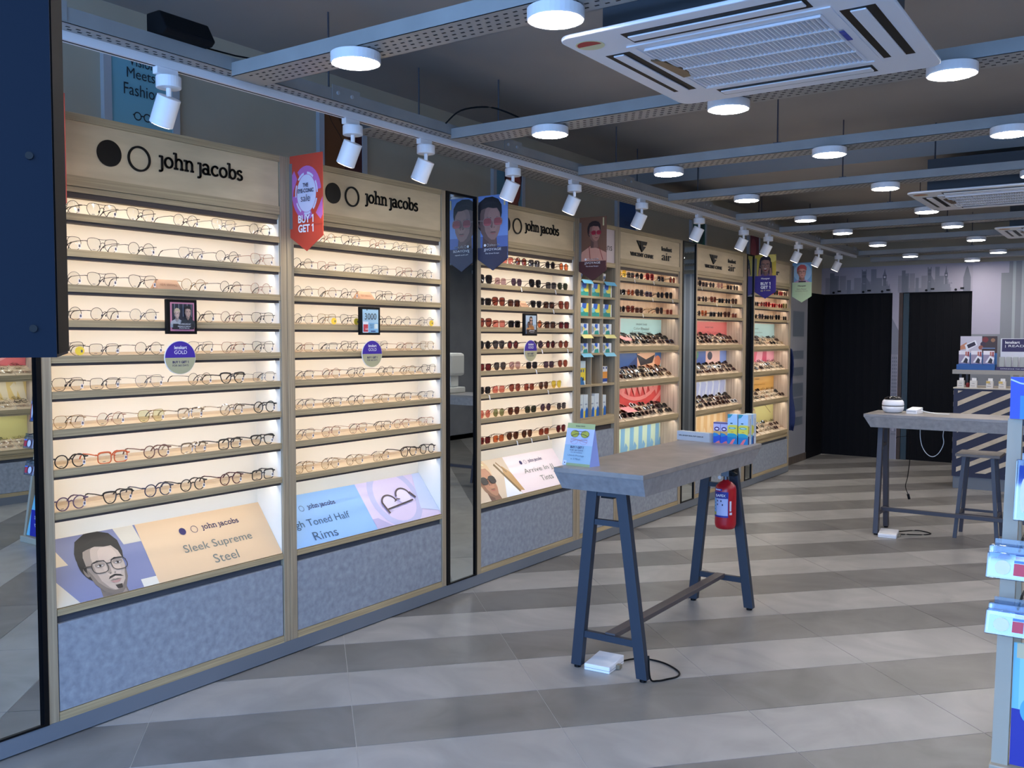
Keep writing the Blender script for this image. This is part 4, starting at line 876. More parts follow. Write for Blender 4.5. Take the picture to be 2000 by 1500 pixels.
# ================================================================== BANNERS
def flag(y, label, shapes, texts, col):
    r = thing('banner', (.1, y, 1.9), label, 'banner', None)
    pts = [(0.004, 2.334), (.218, 2.334), (.218, 1.962), (.111, 1.895), (.004, 1.962)]
    part('flag', MB().prism([(a, y + .002, b) for a, b in pts], (0, .003, 0)), pc(col), r)
    part('bracket', MB().box(-.002, .02, y + .001, y + .006, 2.0, 2.3), mat('bracket_grey', (120, 116, 112), .5), r)
    O = (.004, y + .0018, 1.895)
    mask = [(a - .004, b - 1.895) for a, b in pts]
    # keep prints inside the pennant by colouring only above the point
    art('print', r, O, XU, ZU, .214, .439, shapes)
    for t in texts: text(t[0], r, O, XU, ZU, *t[1:], lift=.0085 if len(shapes) > 90 else .0065)
    return r
red_ = (206, 70, 48); mag = (190, 110, 180); wht = (214, 214, 236)
def saleflag(y, label):
    sh = [(mag, ('e', .11, .265, .095, .122))] + [(red_, [(.108, .262), (.03, .40), (0, .40), (0, .25)]), (red_, [(.112, .262), (.16, .12), (.214, .12), (.214, .28)])]
    sh += [(mag, [(.0, .33), (.03, .37), (.05, .33), (.025, .28), (.02, .24), (.0, .23)]), (mag, [(.214, .24), (.19, .2), (.17, .17), (.2, .14), (.214, .16)])]
    sh += [(wht, ('e', .11, .262, .062, .085))]
    for k in range(7): sh += ring(wht, .11, .262, .066, .074, 3, 1.32, 2 * pi * k / 7, 2 * pi * k / 7 + .6)
    dk = mat('ink_navy_dark', (20, 16, 60), .6)
    return flag(y, label, sh, [('THE', .092, .290, .034, .018, dk, 0, .02), ('EYE-CONIC', .058, .265, .104, .018, dk, 0, .02), ('sale', .078, .225, .06, .032, dk, 0, -.008),
                               ('BUY 1', .06, .128, .1, .036, inkw, 0, .03), ('GET 1', .06, .085, .1, .036, inkw, 0, .03)], red_)
saleflag(2.962, 'orange and pink sale pennant between the two nearest cabinets')
saleflag(1.762, 'orange sale pennant at the left, mostly hidden by the dark panel')
def sunflag(y, label, bg, low, fshapes):
    sh = [(bg, [(0, .069), (.214, .069), (.214, .439), (0, .439)])] + fshapes + [(low, [(0, .067), (.107, 0), (.214, .067), (.214, .135), (0, .135)])]
    r = flag(y, label, sh, [('JJVOYAGE', .045, .112, .125, .018, inkw), ('The Great Escape', .055, .094, .10, .010, inkw)], low)
    O = (.004, y + .0018, 1.895); disc_logo(r, O, XU, ZU, .055, .148, .008, 0, inkw, True, 0, .0085); disc_logo(r, O, XU, ZU, .075, .148, .008, .0012, inkw, False, 0, .0085)
    wordmark(r, O, XU, ZU, .09, .143, .07, .008, inkw, t=.2, depth=0, lift=.0085)
    part('tape', MB().box(.19, .2, y - .001, y + .001, 2.27, 2.325), pc((214, 200, 150)), r)
sunflag(4.42, 'blue sky pennant of a woman in pink round sunglasses beside the narrow mirror', (116, 146, 206), (58, 56, 78), [rect((90, 110, 170), 0, .1, .214, .2)] + face(.085, .285, .235, (150, 116, 108), (26, 20, 28), spec=(150, 130, 124), lens=(146, 76, 78), turn=.7, shade=.72, long=False))
sunflag(5.60, 'brown pennant of a woman in red sunglasses left of the cubbies', (122, 84, 64), (76, 40, 44), [((206, 150, 128), [(.0, .12), (.02, .20), (.09, .24), (.15, .22), (.214, .19), (.214, .1), (0, .1)])] + face(.12, .33, .13, (170, 120, 104), (44, 28, 28), spec=(150, 40, 60), lens=(150, 30, 50), turn=.9, shade=.8) + line((150, 50, 50), [(.08, .24), (.09, .14)], .004) + line((150, 50, 50), [(.16, .23), (.19, .14)], .004))
hb = (48, 34, 120)
sh = [rect((196, 170, 60), 0, .22, .214, .439), ((226, 206, 110), ('e', .16, .4, .06, .04))] + face(.105, .335, .15, (150, 110, 96), (34, 24, 40), spec=(20, 16, 30), smile=True, shirt=(110, 80, 130), long=True) + [((150, 110, 96), [(.03, .22), (.045, .31), (.06, .30), (.06, .22)]), ((150, 110, 96), [(.18, .22), (.165, .31), (.15, .30), (.15, .22)])] + [(hb, [(0, .067), (.107, 0), (.214, .067), (.214, .228), (0, .228)])]
flag(9.09, 'yellow and purple pennant of a shouting child before the last cabinet', sh, [('Hooper', .065, .188, .09, .022, inkw, 0, .02), ('BUY 1', .06, .135, .1, .03, inkw, 0, .03), ('GET 1', .06, .098, .1, .03, inkw, 0, .03), ('@ \u20b9 999', .06, .070, .1, .018, inkgold)], hb)
sh = [rect((120, 170, 216), 0, .22, .214, .439), ((160, 200, 232), ('e', .11, .33, .1, .1))] + face(.105, .335, .14, (214, 160, 146), (200, 90, 100), spec=(40, 30, 40), shirt=(190, 160, 196), cap=(206, 96, 96)) + [rect((50, 40, 60), .07, .222, .15, .235), ((186, 214, 176), [(0, .067), (.107, 0), (.214, .067), (.214, .222), (0, .222)])]
flag(10.27, 'pale green pennant of a small child reading at the end of the row', sh, [('Hooper', .065, .17, .09, .022, inkd, 0, .02), ('Zero Power', .05, .14, .11, .015, inkg), ('Computer Glasses', .035, .118, .14, .013, inkg)], (186, 214, 176))

# ================================================================== POSTERS ON THE UPPER WALL
alu = mat('frame_aluminium', (176, 178, 182), .4, .1)
def wall_poster(y0, y1, label, col, shapes, texts=()):
    z0, z1 = 2.30, 2.74; r = thing('wall_poster', (-.2, (y0 + y1) / 2, z0), label, 'poster', None)
    part('frame', MB().box(-.2, -.175, y0, y0 + .034, z0, z1).box(-.2, -.175, y1 - .034, y1, z0, z1).box(-.2, -.175, y0, y1, z1 - .02, z1), alu, r)
    b = part('sheet', MB().box(-.2, -.182, y0 + .034, y1 - .034, z0, z1 - .02), pc(col), r)
    O = (-.182, y0 + .034, z0); art('print', r, O, YU, ZU, y1 - y0 - .068, z1 - z0 - .02, shapes)
    for t in texts: text(t[0], r, O, YU, ZU, *t[1:], lift=.0035)
ink_t = mat('ink_teal_dark', (34, 44, 52), .6)
gsh = ring((30, 38, 46), .118, .115, .013, .018, 16) + ring((30, 38, 46), .162, .115, .013, .018, 16) + line((30, 38, 46), [(.134, .118), (.146, .118)], .005) + line((30, 38, 46), [(.095, .118), (.102, .118)], .005) + line((30, 38, 46), [(.178, .118), (.186, .118)], .005)
wall_poster(2.157, 2.508, 'teal poster reading Vision Meets Fashion above the nearest cabinet', (120, 176, 190), gsh, [('Vision', .08, .316, .12, .045, ink_t), ('Meets', .07, .265, .13, .042, ink_t), ('Fashion', .055, .195, .17, .048, ink_t)])
wall_poster(3.324, 3.669, 'brown and maroon poster above the second cabinet', (112, 66, 34), [((70, 24, 24), [(.14, .0), (.3, 0), (.3, .42), (.22, .42), (.16, .2)])] + line((40, 20, 20), [(.02, .36), (.06, .30), (.12, .24), (.16, .16), (.26, .14)], .004) + line((40, 20, 20), [(.04, .4), (.1, .35), (.14, .28)], .004))
wall_poster(4.826, 5.189, 'pale teal poster with a portrait above the sunglasses cabinet', (96, 140, 160), face(.2, .2, .26, (150, 70, 56), (60, 20, 24), turn=-.3))
wall_poster(6.49, 6.85, 'deep blue poster above the first tray cabinet', (34, 76, 132), ring((20, 40, 80), .12, .115, .013, .018, 14) + ring((20, 40, 80), .16, .115, .013, .018, 14))
wall_poster(7.92, 8.28, 'dark green poster above the narrow far mirror', (24, 96, 84), [((14, 60, 56), ('e', .2, .2, .07, .12))])
wall_poster(9.39, 9.74, 'red and maroon poster above the last cabinets', (130, 54, 66), [((176, 80, 90), ('e', .12, .15, .08, .1))])

# ================================================================== CEILING TRAYS, TRACK, SPOTS, LAMPS
ZT = 2.445
trays_y = [2.22, 3.50, 4.69, 5.91, 7.18, 8.24, 9.50, 10.98]
def holes(pts, ux, uy, z, lx, ly):
    mb = MB()
    for x, y in pts: mb.box(x - lx / 2, x + lx / 2, y - ly / 2, y + ly / 2, z - .0006, z + .0002)
    return mb
for k, y in enumerate(trays_y):
    r = thing('cable_tray', (2.8, y + .075, ZT), 'grey perforated steel tray across the ceiling, %s from the front' % ORD[k], 'cable tray', 'steel trays crossing the ceiling')
    part('tray_base', MB().box(.53, 5.0, y, y + .15, ZT, ZT + .002), steel, r)
    part('tray_side', MB().box(.53, 5.0, y, y + .002, ZT, ZT + .05), steel, r); part('tray_side', MB().box(.53, 5.0, y + .148, y + .15, ZT, ZT + .05), steel, r)
    pts = []
    n = int((4.6 - .6) / .034)
    for i in range(n):
        for j in range(4): pts.append((.6 + i * .034 + (.017 if j % 2 else 0), y + .030 + j * .030))
    part('perforation', holes(pts, 1, 0, ZT, .014, .007), hole_m, r, kind='stuff')
    for x in (1.7, 3.4):
        if k in (0, 1) and x == 1.7: continue
        rod = MB().cyl((x, y + .02, ZT), (x, y + .02, ZC), .004, n=6).box(x - .02, x + .02, y + .01, y + .03, ZT + .05, ZT + .056)
        part('hanger_rod', rod, dsteel, r)
r = thing('cable_tray', (.48, 6, 2.465), 'long grey steel tray along the wall side carrying the light track', 'cable tray', None)
segs = [(-.5, 2.80), (2.803, 6.6), (6.603, 11.5)]
for a, b in segs:
    part('tray_base', MB().box(.43, .53, a, b, 2.465, 2.467), steel, r); part('tray_side', MB().box(.528, .53, a, b, 2.465, 2.515).box(.43, .432, a, b, 2.465, 2.515), steel, r)
pts = [(.477 + j * .022, -.3 + i * .034 + (.017 if j else 0)) for i in range(340) for j in range(2)]
part('perforation', holes(pts, 0, 1, 2.465, .007, .014), hole_m, r, kind='stuff')
for y in (2.78, 4.0, 5.3, 6.6, 8.0, 9.4, 10.8, 1.5):
    part('hanger_rod', MB().cyl((.45, y, 2.467), (.45, y, ZC), .004, n=6), dsteel, r)
    part('joint_plate', MB().box(.530, .533, y - .06, y + .10, 2.47, 2.53), steel, r)
    part('bolt', MB().cyl((.533, y - .03, 2.50), (.539, y - .03, 2.50), .008, n=8).cyl((.533, y + .05, 2.50), (.539, y + .05, 2.50), .008, n=8), alu, r)
r = thing('cable_tray', (.25, 7.3, 2.48), 'second wider perforated tray between the light track and the wall', 'cable tray', None)
part('tray_base', MB().box(.13, .36, 3.22, 11.4, 2.48, 2.482), steel, r); part('tray_side', MB().box(.13, .132, 3.22, 11.4, 2.48, 2.53).box(.358, .36, 3.22, 11.4, 2.48, 2.53), steel, r)
pts = [(.16 + j * .034, 3.26 + i * .05 + (.02 if (j % 2) else 0)) for i in range(162) for j in range(6)]
part('perforation', holes(pts, 0, 1, 2.48, .018, .008), hole_m, r, kind='stuff')
for y in (3.6, 6.0, 8.5, 11): part('hanger_rod', MB().cyl((.245, y, 2.48), (.245, y, ZC), .004, n=6), dsteel, r)
tk = thing('light_track', (.44, 5, 2.437), 'long white lighting track below the wall-side steel tray', 'light track')
part('rail', MB().box(.425, .457, -.5, 11.2, 2.437, 2.465), white, tk); part('groove', MB().box(.437, .446, -.5, 11.2, 2.4364, 2.438), black, tk)
sp = None
spots_y = [2.02, 2.93, 3.42, 4.15, 4.80, 5.69, 6.66, 7.60, 8.21, 9.08, 9.76, 10.5]
Hd = Vector((-.44, -.04, -.90)).normalized()
def mkspot(y):
    r = thing('track_spotlight', (.44, y, 2.437), '', 'spotlight', 'white spotlights on the ceiling track')
    part('adapter', MB().box(.428, .454, y - .055, y + .03, 2.412, 2.437), white, r, bevel=.002)
    part('driver_disc', MB().cyl((.44, y, 2.372), (.44, y, 2.412), .043, n=28), white, r, bevel=.003)
    part('neck', MB().cyl((.44, y, 2.342), (.44, y, 2.374), .009, n=10), white, r)
    c = Vector((.44, y, 2.338)); e1 = Hd; a = c - e1 * .004; b = c + e1 * .098
    h = part('head', MB().cyl(a, b, .041, n=56), white, r, bevel=.0025)
    part('lens', MB().cyl(b - e1 * .001, b + e1 * .0008, .036, n=24), spot_on, h)
    return r
sp = mkspot(spots_y[0]); sp['label'] = 'white cylinder spotlight, first from the left on the ceiling track'
sps = [sp]
for k, y in enumerate(spots_y[1:], 1):
    sps.append(dup(sp, (.44, y, 2.437), None, 'white cylinder spotlight, %s from the left on the ceiling track' % ORD[k]))
for s in sps:
    d = bpy.data.lights.new('spot_light', 'SPOT'); d.energy = SPOT; d.spot_size = 1.1; d.spot_blend = .7; d.color = (1, .88, .72); d.shadow_soft_size = .03
    o = bpy.data.objects.new('spot_light', d); COL.objects.link(o); o.parent = s; o.location = (Hd.x * .112, Hd.y * .112, -.099 + Hd.z * .112)
    o.rotation_euler = Hd.to_track_quat('-Z', 'Y').to_euler()
# lamps
lampm = thing('ceiling_lamp', (0, 0, 2.415), '', 'ceiling lamp', 'round ceiling lamps')
def lampmesh():
    part('housing', MB().lathe((0, 0, 2.415), [(.072, .001), (.0815, 0), (.083, .004), (.083, .032), (.080, .034)], 36), white, lampm, smooth=False)
    part('diffuser', MB().lathe((0, 0, 2.415), [(.0725, -.0012), (.0725, .0012)], 32), lamp_on, lampm)
lampmesh()
lx = [1.07, 1.945, 2.75, 3.6]; rowsy = [2.28, 3.56, 4.75, 5.97, 7.24, 8.30, 9.56, 11.06]  # outermost column and off-frame third-column lamps are added to light the room
colw4 = ['nearest the cabinets', 'second from the cabinets', 'third from the cabinets', 'farthest from the cabinets, added off-frame']
first = True
offs = {(0, 0): (1.10, 2.27), (0, 1): (1.87, 2.29), (1, 0): (1.055, 3.55), (1, 1): (1.89, 3.56), (1, 2): (2.71, 3.53), (2, 0): (1.066, 4.77), (2, 1): (1.96, 4.72), (2, 2): (2.76, 4.70)}
for k, y in enumerate(rowsy):
    for j, x in enumerate(lx):
        if k == 0 and j == 2: continue
        p = offs.get((k, j), (x, y)); L = 'round white lit ceiling lamp on the %s cross tray, %s' % (ORD[k], colw4[j])
        if first: lampm.location = (p[0], p[1], 2.409); lampm['label'] = L; first = False
        else: dup(lampm, (p[0], p[1], 2.409), None, L)
dup(lampm, (1.62, 11.6, 2.376), None, 'round white lit ceiling lamp nearest the skyline mural')
solo('cable_tray', MB().box(.53, 5.0, 11.53, 11.68, 2.411, 2.46), steel, 'last steel tray just before the skyline mural', 'cable tray', 'steel trays crossing the ceiling', loc=(2.8, 11.6, 2.411))
# AC cassettes
acw = mat('ac_white', (232, 234, 240), .35)
def aircon(x, y, label):
    r = thing('air_conditioner', (x, y, 2.40), label, 'air conditioner', 'white ceiling cassette units'); a = .463; h = .47; c = .05; z = 2.40
    pl = []
    for sx, sy, t0 in ((1, 1, 0), (-1, 1, pi / 2), (-1, -1, pi), (1, -1, 3 * pi / 2)):
        for k in range(6): t = t0 + pi / 2 * k / 5; pl.append((x + sx * (a - c) + c * cos(t), y + sy * (h - c) + c * sin(t)))
    mb = MB().prism([(p, q, z) for p, q in pl], (0, 0, .012)); part('panel', mb, acw, r, bevel=.004)
    # outer slots: dark, with white flaps inside
    def slot(x0, x1, y0, y1, fx, fy):
        part('air_slot', MB().box(x + x0, x + x1, y + y0, y + y1, z - .0008, z + .001), black, r)
        part('flap', MB().box(x + x0 + fx, x + x1 - fx, y + y0 + fy, y + y1 - fy, z - .006, z - .001), acw, r, bevel=.002)
    slot(-.27, .27, -.415, -.32, .010, .026); slot(-.27, .27, .325, .41, .008, .02); slot(-.41, -.325, -.25, .27, .024, .008); slot(.32, .415, -.25, .27, .026, .010)
    part('grille_frame', MB().box(x - .31, x + .31, y - .30, y - .28, z - .004, z).box(x - .31, x + .31, y + .28, y + .30, z - .004, z).box(x - .31, x - .29, y - .28, y + .28, z - .004, z).box(x + .29, x + .31, y - .28, y + .28, z - .004, z), acw, r)
    part('grille_back', MB().box(x - .27, x + .27, y - .25, y + .25, z - .0008, z + .001), mat('ac_filter', (36, 38, 48), .8), r)
    for k in range(40):
        xx = x - .27 + .54 * k / 39; part('slat', MB().hexa([(xx - .0025, y - .25, z - .001), (xx + .002, y - .25, z - .001), (xx + .002, y + .25, z - .001), (xx - .0025, y + .25, z - .001)], [(xx - .005, y - .25, z - .008), (xx - .0018, y - .25, z - .008), (xx - .0018, y + .25, z - .008), (xx - .005, y + .25, z - .008)]), acw, r)
    for k in range(5): yy = y - .25 + .5 * k / 4; part('crossbar', MB().box(x - .27, x + .27, yy - .004, yy + .004, z - .009, z - .001), acw, r)
    part('display_window', MB().prism([(x - .30, y - .15, z - .0095), (x - .27, y - .12, z - .0095), (x - .25, y + .02, z - .0095), (x - .262, y + .08, z - .0095), (x - .29, y + .085, z - .0095)], (0, 0, .008)), mat('ac_amber', (120, 96, 70), .3), r, label='brown receiver window')
    part('energy_label', MB().prism([(x - .395 + .045 * cos(t), y - .375 + .045 * sin(t), z - .0015) for t in [2 * pi * k / 20 for k in range(20)]], (0, 0, .001)), pc((214, 212, 170)), r)
    part('energy_arc', MB().prism([(x - .395 + .04 * cos(t), y - .375 + .04 * sin(t), z - .002) for t in [pi + pi * k / 12 for k in range(13)]], (0, 0, .0004)), pc((170, 40, 44)), r)
    part('badge', MB().box(x + .275, x + .29, y - .05, y + .01, z - .0055, z - .004).box(x + .275, x + .29, y - .085, y - .055, z - .0055, z - .004), pc((50, 70, 160)), r)
    part('housing', MB().box(x - .36, x + .36, y - .36, y + .36, z + .012, 2.62), mat('ac_housing', (70, 76, 84), .7), r)
    for sx in (-.36, .36):
        for sy in (-.36, .36): part('hanger_rod', MB().cyl((x + sx * .9, y + sy * .9, 2.62), (x + sx * .9, y + sy * .9, 2.70 if y > 6 and 6.62 < y + sy * .9 < 7.25 else ZC), .005, n=6), dsteel, r)
    return r
aircon(2.25, 2.89, 'white four-way ceiling cassette nearest the camera, star label on its corner')
aircon(2.48, 6.66, 'white four-way ceiling cassette, second one, at the right edge')
aircon(2.68, 9.0, 'white four-way ceiling cassette farthest from the camera')
# speaker on the tray
r = thing('speaker_box', (.52, 2.015, 2.515), 'small black wedge speaker lying on the wall-side steel tray', 'speaker')
y0, y1 = 1.915, 2.115
part('body', MB().prism([(.47, y0, 2.515), (.56, y0, 2.515), (.58, y0, 2.53), (.54, y0, 2.595), (.47, y0, 2.595)], (0, y1 - y0, 0)), blackm, r, bevel=.006)
part('badge', MB().box(.50, .51, y1, y1 + .001, 2.55, 2.57), alu, r)
part('wire', MB().tube([(.5, 2.12, 2.53), (.52, 2.18, 2.525), (.54, 2.23, 2.52), (.6, 2.30, 2.51)], .003, 5), black, r)
r = solo('cable_bundle', MB().tube(crv([(.56, 3.42, 2.50), (.62, 3.46, 2.56), (.70, 3.56, 2.585), (.80, 3.60, 2.55), (.95, 3.6, 2.47)]), .004, 6).box(.60, .72, 3.52, 3.63, 2.452, 2.50), blackm, 'black cable and adapter lying in the second cross tray', 'cable', loc=(.6, 3.55, 2.45))

# ================================================================== NEAR TABLE
def trestle(name, x0, x1, y0, y1, zt, label, along, legcol, top_m, apron_m, la0, lb0, la1, lb1, xs, stretch_m):
    """slab table on two A-frames. along='y': frames stand at the ends y; xs=(frame positions)"""
    r = thing(name, ((x0 + x1) / 2, (y0 + y1) / 2, 0), label, 'table')
    ix, iy, jy = (.014, .05, .10) if along == 'y' else (.05, .014, .014)
    part('tabletop', MB().box(x0, x1, y0, y1, zt - .022, zt), top_m, r, bevel=.0015)
    part('apron', MB().hexa([(x0 + .002, y0 + .002, zt - .022), (x1 - .002, y0 + .002, zt - .022), (x1 - .002, y1 - .002, zt - .022), (x0 + .002, y1 - .002, zt - .022)][::-1], [(x0 + ix, y0 + iy, zt - .10), (x1 - ix, y0 + iy, zt - .10), (x1 - ix, y1 - jy, zt - .10), (x0 + ix, y1 - jy, zt - .10)][::-1]), apron_m, r)
    zb = zt - .10; w_ = .052; d = .036
    for f in xs:
        def P(a, b, z):  # a across the frame, b along its thickness
            return (a, b, z) if along == 'y' else (b, a, z)
        for sg, (at, ab) in ((-1, (la1, la0)), (1, (lb1, lb0))):
            t0, t1 = (at, at + w_) if sg < 0 else (at - w_, at); b0, b1 = (ab, ab + w_) if sg < 0 else (ab - w_, ab)
            leg = part('leg', MB().hexa([P(b0, f, .012), P(b1, f, .012), P(b1, f + d, .012), P(b0, f + d, .012)], [P(t0, f, zb), P(t1, f, zb), P(t1, f + d, zb), P(t0, f + d, zb)]), legcol, r, bevel=.002)
            m = (b0 + b1) / 2; part('foot', MB().cyl(P(m, f + d / 2, 0), P(m, f + d / 2, .014), .016, n=10), black, leg)
        at = lambda z, e: (la0 + (la1 - la0) * (z / zb)) if e < 0 else (lb0 + (lb1 - lb0) * (z / zb))
        for z0, z1 in ((zb - .022, zb - .002), (.667, .692), (.146, .176)):
            zz = (z0 + z1) / 2
            part('crossbar', MB().hexa([P(at(zz, -1) + .045, f + .006, z0), P(at(zz, 1) - .045, f + .006, z0), P(at(zz, 1) - .045, f + d - .006, z0), P(at(zz, -1) + .045, f + d - .006, z0)], [P(at(zz, -1) + .045, f + .006, z1), P(at(zz, 1) - .045, f + .006, z1), P(at(zz, 1) - .045, f + d - .006, z1), P(at(zz, -1) + .045, f + d - .006, z1)]), legcol, r)
    m = (la0 + lb0) / 2
    if along == 'y': part('stretcher', MB().box(m - .025, m + .025, xs[0] + d * .5, xs[1] + d * .3, .162, .184), stretch_m, r, bevel=.002)
    else: part('stretcher', MB().box(xs[0] + d * .5, xs[1] + d * .5, m - .02, m + .02, .162, .19), stretch_m, r, bevel=.002)
    return r
bronze = mat('stretcher_bronze', (78, 72, 74), .45)
tab = trestle('display_table', 1.113, 1.558, 3.50, 4.945, .92, 'grey concrete-top trestle table with navy legs in the middle of the shop', 'y', navy, concrete2, concrete3, 1.165, 1.548, 1.243, 1.440, (3.57, 4.87), bronze)
part('cable_box', MB().box(1.30, 1.36, 3.60, 3.64, .785, .802), black, tab)
tab2 = trestle('display_table', 1.52, 2.97, 7.30, 7.76, .925, 'grey concrete-top trestle table near the counter, dark legs', 'x', dsteel, concrete2, concrete3, 7.315, 7.70, 7.42, 7.62, (1.60, 2.84), dsteel)
# stool
def stool(x, y, label):
    r = thing('stool', (x, y, 0), label, 'stool', None); h = .64
    part('seat', MB().box(x - .15, x + .15, y - .15, y + .15, h - .022, h), noise_mat('stool_seat', (104, 96, 90), (130, 120, 112), 10), r, bevel=.003)
    for sx in (-1, 1):
        for sy in (-1, 1):
            a = (x + sx * .095, y + sy * .095); b = (x + sx * .142, y + sy * .135); w_ = .013
            part('leg', MB().hexa([(b[0] - w_, b[1] - w_, 0), (b[0] + w_, b[1] - w_, 0), (b[0] + w_, b[1] + w_, 0), (b[0] - w_, b[1] + w_, 0)], [(a[0] - w_, a[1] - w_, h - .022), (a[0] + w_, a[1] - w_, h - .022), (a[0] + w_, a[1] + w_, h - .022), (a[0] - w_, a[1] + w_, h - .022)]), dsteel, r)
    zr = .17; q = .13
    for s in (-1, 1):
        part('footrest', MB().box(x - q, x + q, y + s * (q - .005) - .008, y + s * (q - .005) + .008, zr, zr + .018), dsteel, r)
        part('footrest', MB().box(x + s * q - .008, x + s * q + .008, y - q, y + q, zr, zr + .018), dsteel, r)
    return r
stool(2.275, 7.70, 'grey square bar stool pushed under the far table')
# things on the near table
r = thing('tent_card', (1.18, 3.60, .92), 'tall folded tent card of glasses at the near end of the table', 'sign')
y = 3.585; tz = .92
F0, F1 = Vector((1.104, 3.588, tz)), Vector((1.252, 3.580, tz)); T0, T1 = Vector((1.120, 3.612, tz + .192)), Vector((1.262, 3.606, tz + .192)); B0, B1 = Vector((1.118, 3.655, tz)), Vector((1.266, 3.648, tz))
part('front_leaf', MB().quad(F0, F1, T1, T0), pc((150, 178, 206)), r); part('back_leaf', MB().quad(B1, B0, T0, T1), pc((150, 164, 210)), r)
part('base_flap', MB().quad(F0, B0, B1, F1), pc((180, 190, 210)), r)
part('side_gusset', MB().quad(F1, B1, T1), pc((140, 156, 214)), r)
U, V = (F1 - F0), (T0 - F0); W, H = U.length, V.length; O = F0
sh = [rect((168, 178, 120), 0, H - .024, W, H), rect((176, 186, 216), 0, .095, W, H - .024), rect((150, 178, 196), 0, 0, W, .095), rect((150, 164, 120), .02, 0, W, .012), rect((200, 206, 226), .003, .004, .02, .022), ((20, 30, 90), ('e', .0115, .012, .003, .003))]
for sx in (-1, 1):
    c = (.074 + sx * .028, .146)
    sh += [((168, 166, 60), ('e', c[0], c[1], .021, .015))] + ring((70, 66, 40), c[0], c[1], .0205, .0225, 16, .75)
    c = (.074 + sx * .026, .112); sh += ring((176, 140, 146), c[0], c[1], .0185, .020, 16, .65)
sh += line((60, 60, 50), [(.045, .158), (.105, .158)], .0022) + line((30, 28, 24), [(.03, .136), (.055, .146), (.095, .146), (.12, .136)], .002) + line((170, 130, 140), [(.03, .108), (.06, .12), (.12, .108)], .002) + line((170, 130, 140), [(.03, .122), (.09, .118), (.12, .122)], .002)
art('print', r, O, U, V, W, H, sh)
for t in (('lenskart GOLD', .05, H - .015, .05, .006, inkd, 0, .02), ('BUY 1 GET 1', .036, .080, .07, .0105, ink, 0, .03), ('FOR 365 DAYS', .036, .068, .07, .007, ink), ('+10% OFF CASHBACK', .038, .059, .066, .004, ink), ('Unlock Privilege', .027, .042, .088, .009, inkb), ('in 3 Mins!', .046, .028, .05, .008, inkb)): text(t[0], r, O, U, V, *t[1:], lift=.008)
r = thing('message_box', (1.19, 4.87, .92), "long low grey box with a cleaning message at the far end of the table", 'sign')
bx = [Vector((1.087, 4.872, .92)), Vector((1.303, 4.822, .92)), Vector((1.316, 4.862, .92)), Vector((1.10, 4.912, .92))]
part('body', MB().hexa(bx, [b + Vector((0, 0, .05)) for b in bx]), pc((176, 186, 196)), r)
text("WE'LL BE RIGHT BACK, POST CLEAN UP!", r, bx[0], bx[1] - bx[0], ZU, .012, .022, .17, .0085, mat('ink_black', (16, 16, 20), .6), lift=.0006, bold=.04)
cream_ = (216, 184, 116)
for k in range(2):
    x = 1.322 + k * .042; yy = 4.835
    sh = [rect((176, 176, 216), 0, 0, .05, .12), rect((90, 80, 130), 0, .106, .05, .12), rect((206, 170, 100), 0, .045, .05, .066), rect((30, 80, 190), 0, 0, .05, .045), ((30, 130, 190), ('e', .0, .046, .03, .010)), ((60, 30, 110), ('e', .02, .078, .015, .012)), ((226, 226, 240), ('e', .02, .078, .009, .005)), ((206, 110, 120), [(.01, 0), (.04, 0), (.035, .014), (.025, .01)])]
    carton(x, x + .040, yy, yy + .042, .92, 1.035, 'short lilac and blue drops box, %s of two on the table' % ('left' if k == 0 else 'right'), sh, 'short lilac drops boxes on the table', col=(150, 150, 190), name='drops_box', facing='y', side=[rect((40, 60, 130), 0, 0, .05, .05)])
for k in range(3):
    x = (1.405, 1.466, 1.470)[k]; yy = (4.832, 4.832, 4.892)[k]
    sh = [rect((160, 196, 226), 0, 0, .06, .17), ((40, 140, 160), [(0, .165), (.03, .165), (.015, .145), (0, .14)]), rect((216, 206, 70), .008, .04, .06, .105), rect((216, 206, 70), 0, .06, .02, .1), ((30, 150, 180), ('e', .025, .045, .03, .014)), rect((20, 120, 180), 0, 0, .06, .038), ((226, 110, 120), [(.012, 0), (.03, .0), (.045, .03), (.028, .024)]), ((50, 150, 150), ('e', .027, .087, .021, .006)), ((20, 60, 70), ('e', .022, .113, .008, .003)), ((190, 220, 210), ('e', .027, .087, .015, .0025)), ((206, 160, 40), ('e', .027, .066, .008, .0025))]
    sd = [rect((196, 206, 216), 0, 0, .07, .17), rect((206, 190, 60), .0, .06, .02, .1), rect((30, 40, 110), 0, 0, .02, .045), rect((60, 70, 90), .03, .03, .035, .14)]
    carton(x, x + .055, yy, yy + .052, .92, 1.083, 'tall yellow and blue solution box, %s on the table' % ('left of the front pair', 'right of the front pair', 'behind the front pair')[k], sh, 'tall yellow solution boxes on the table', col=(180, 200, 214), name='solution_box', facing='y', side=sd)
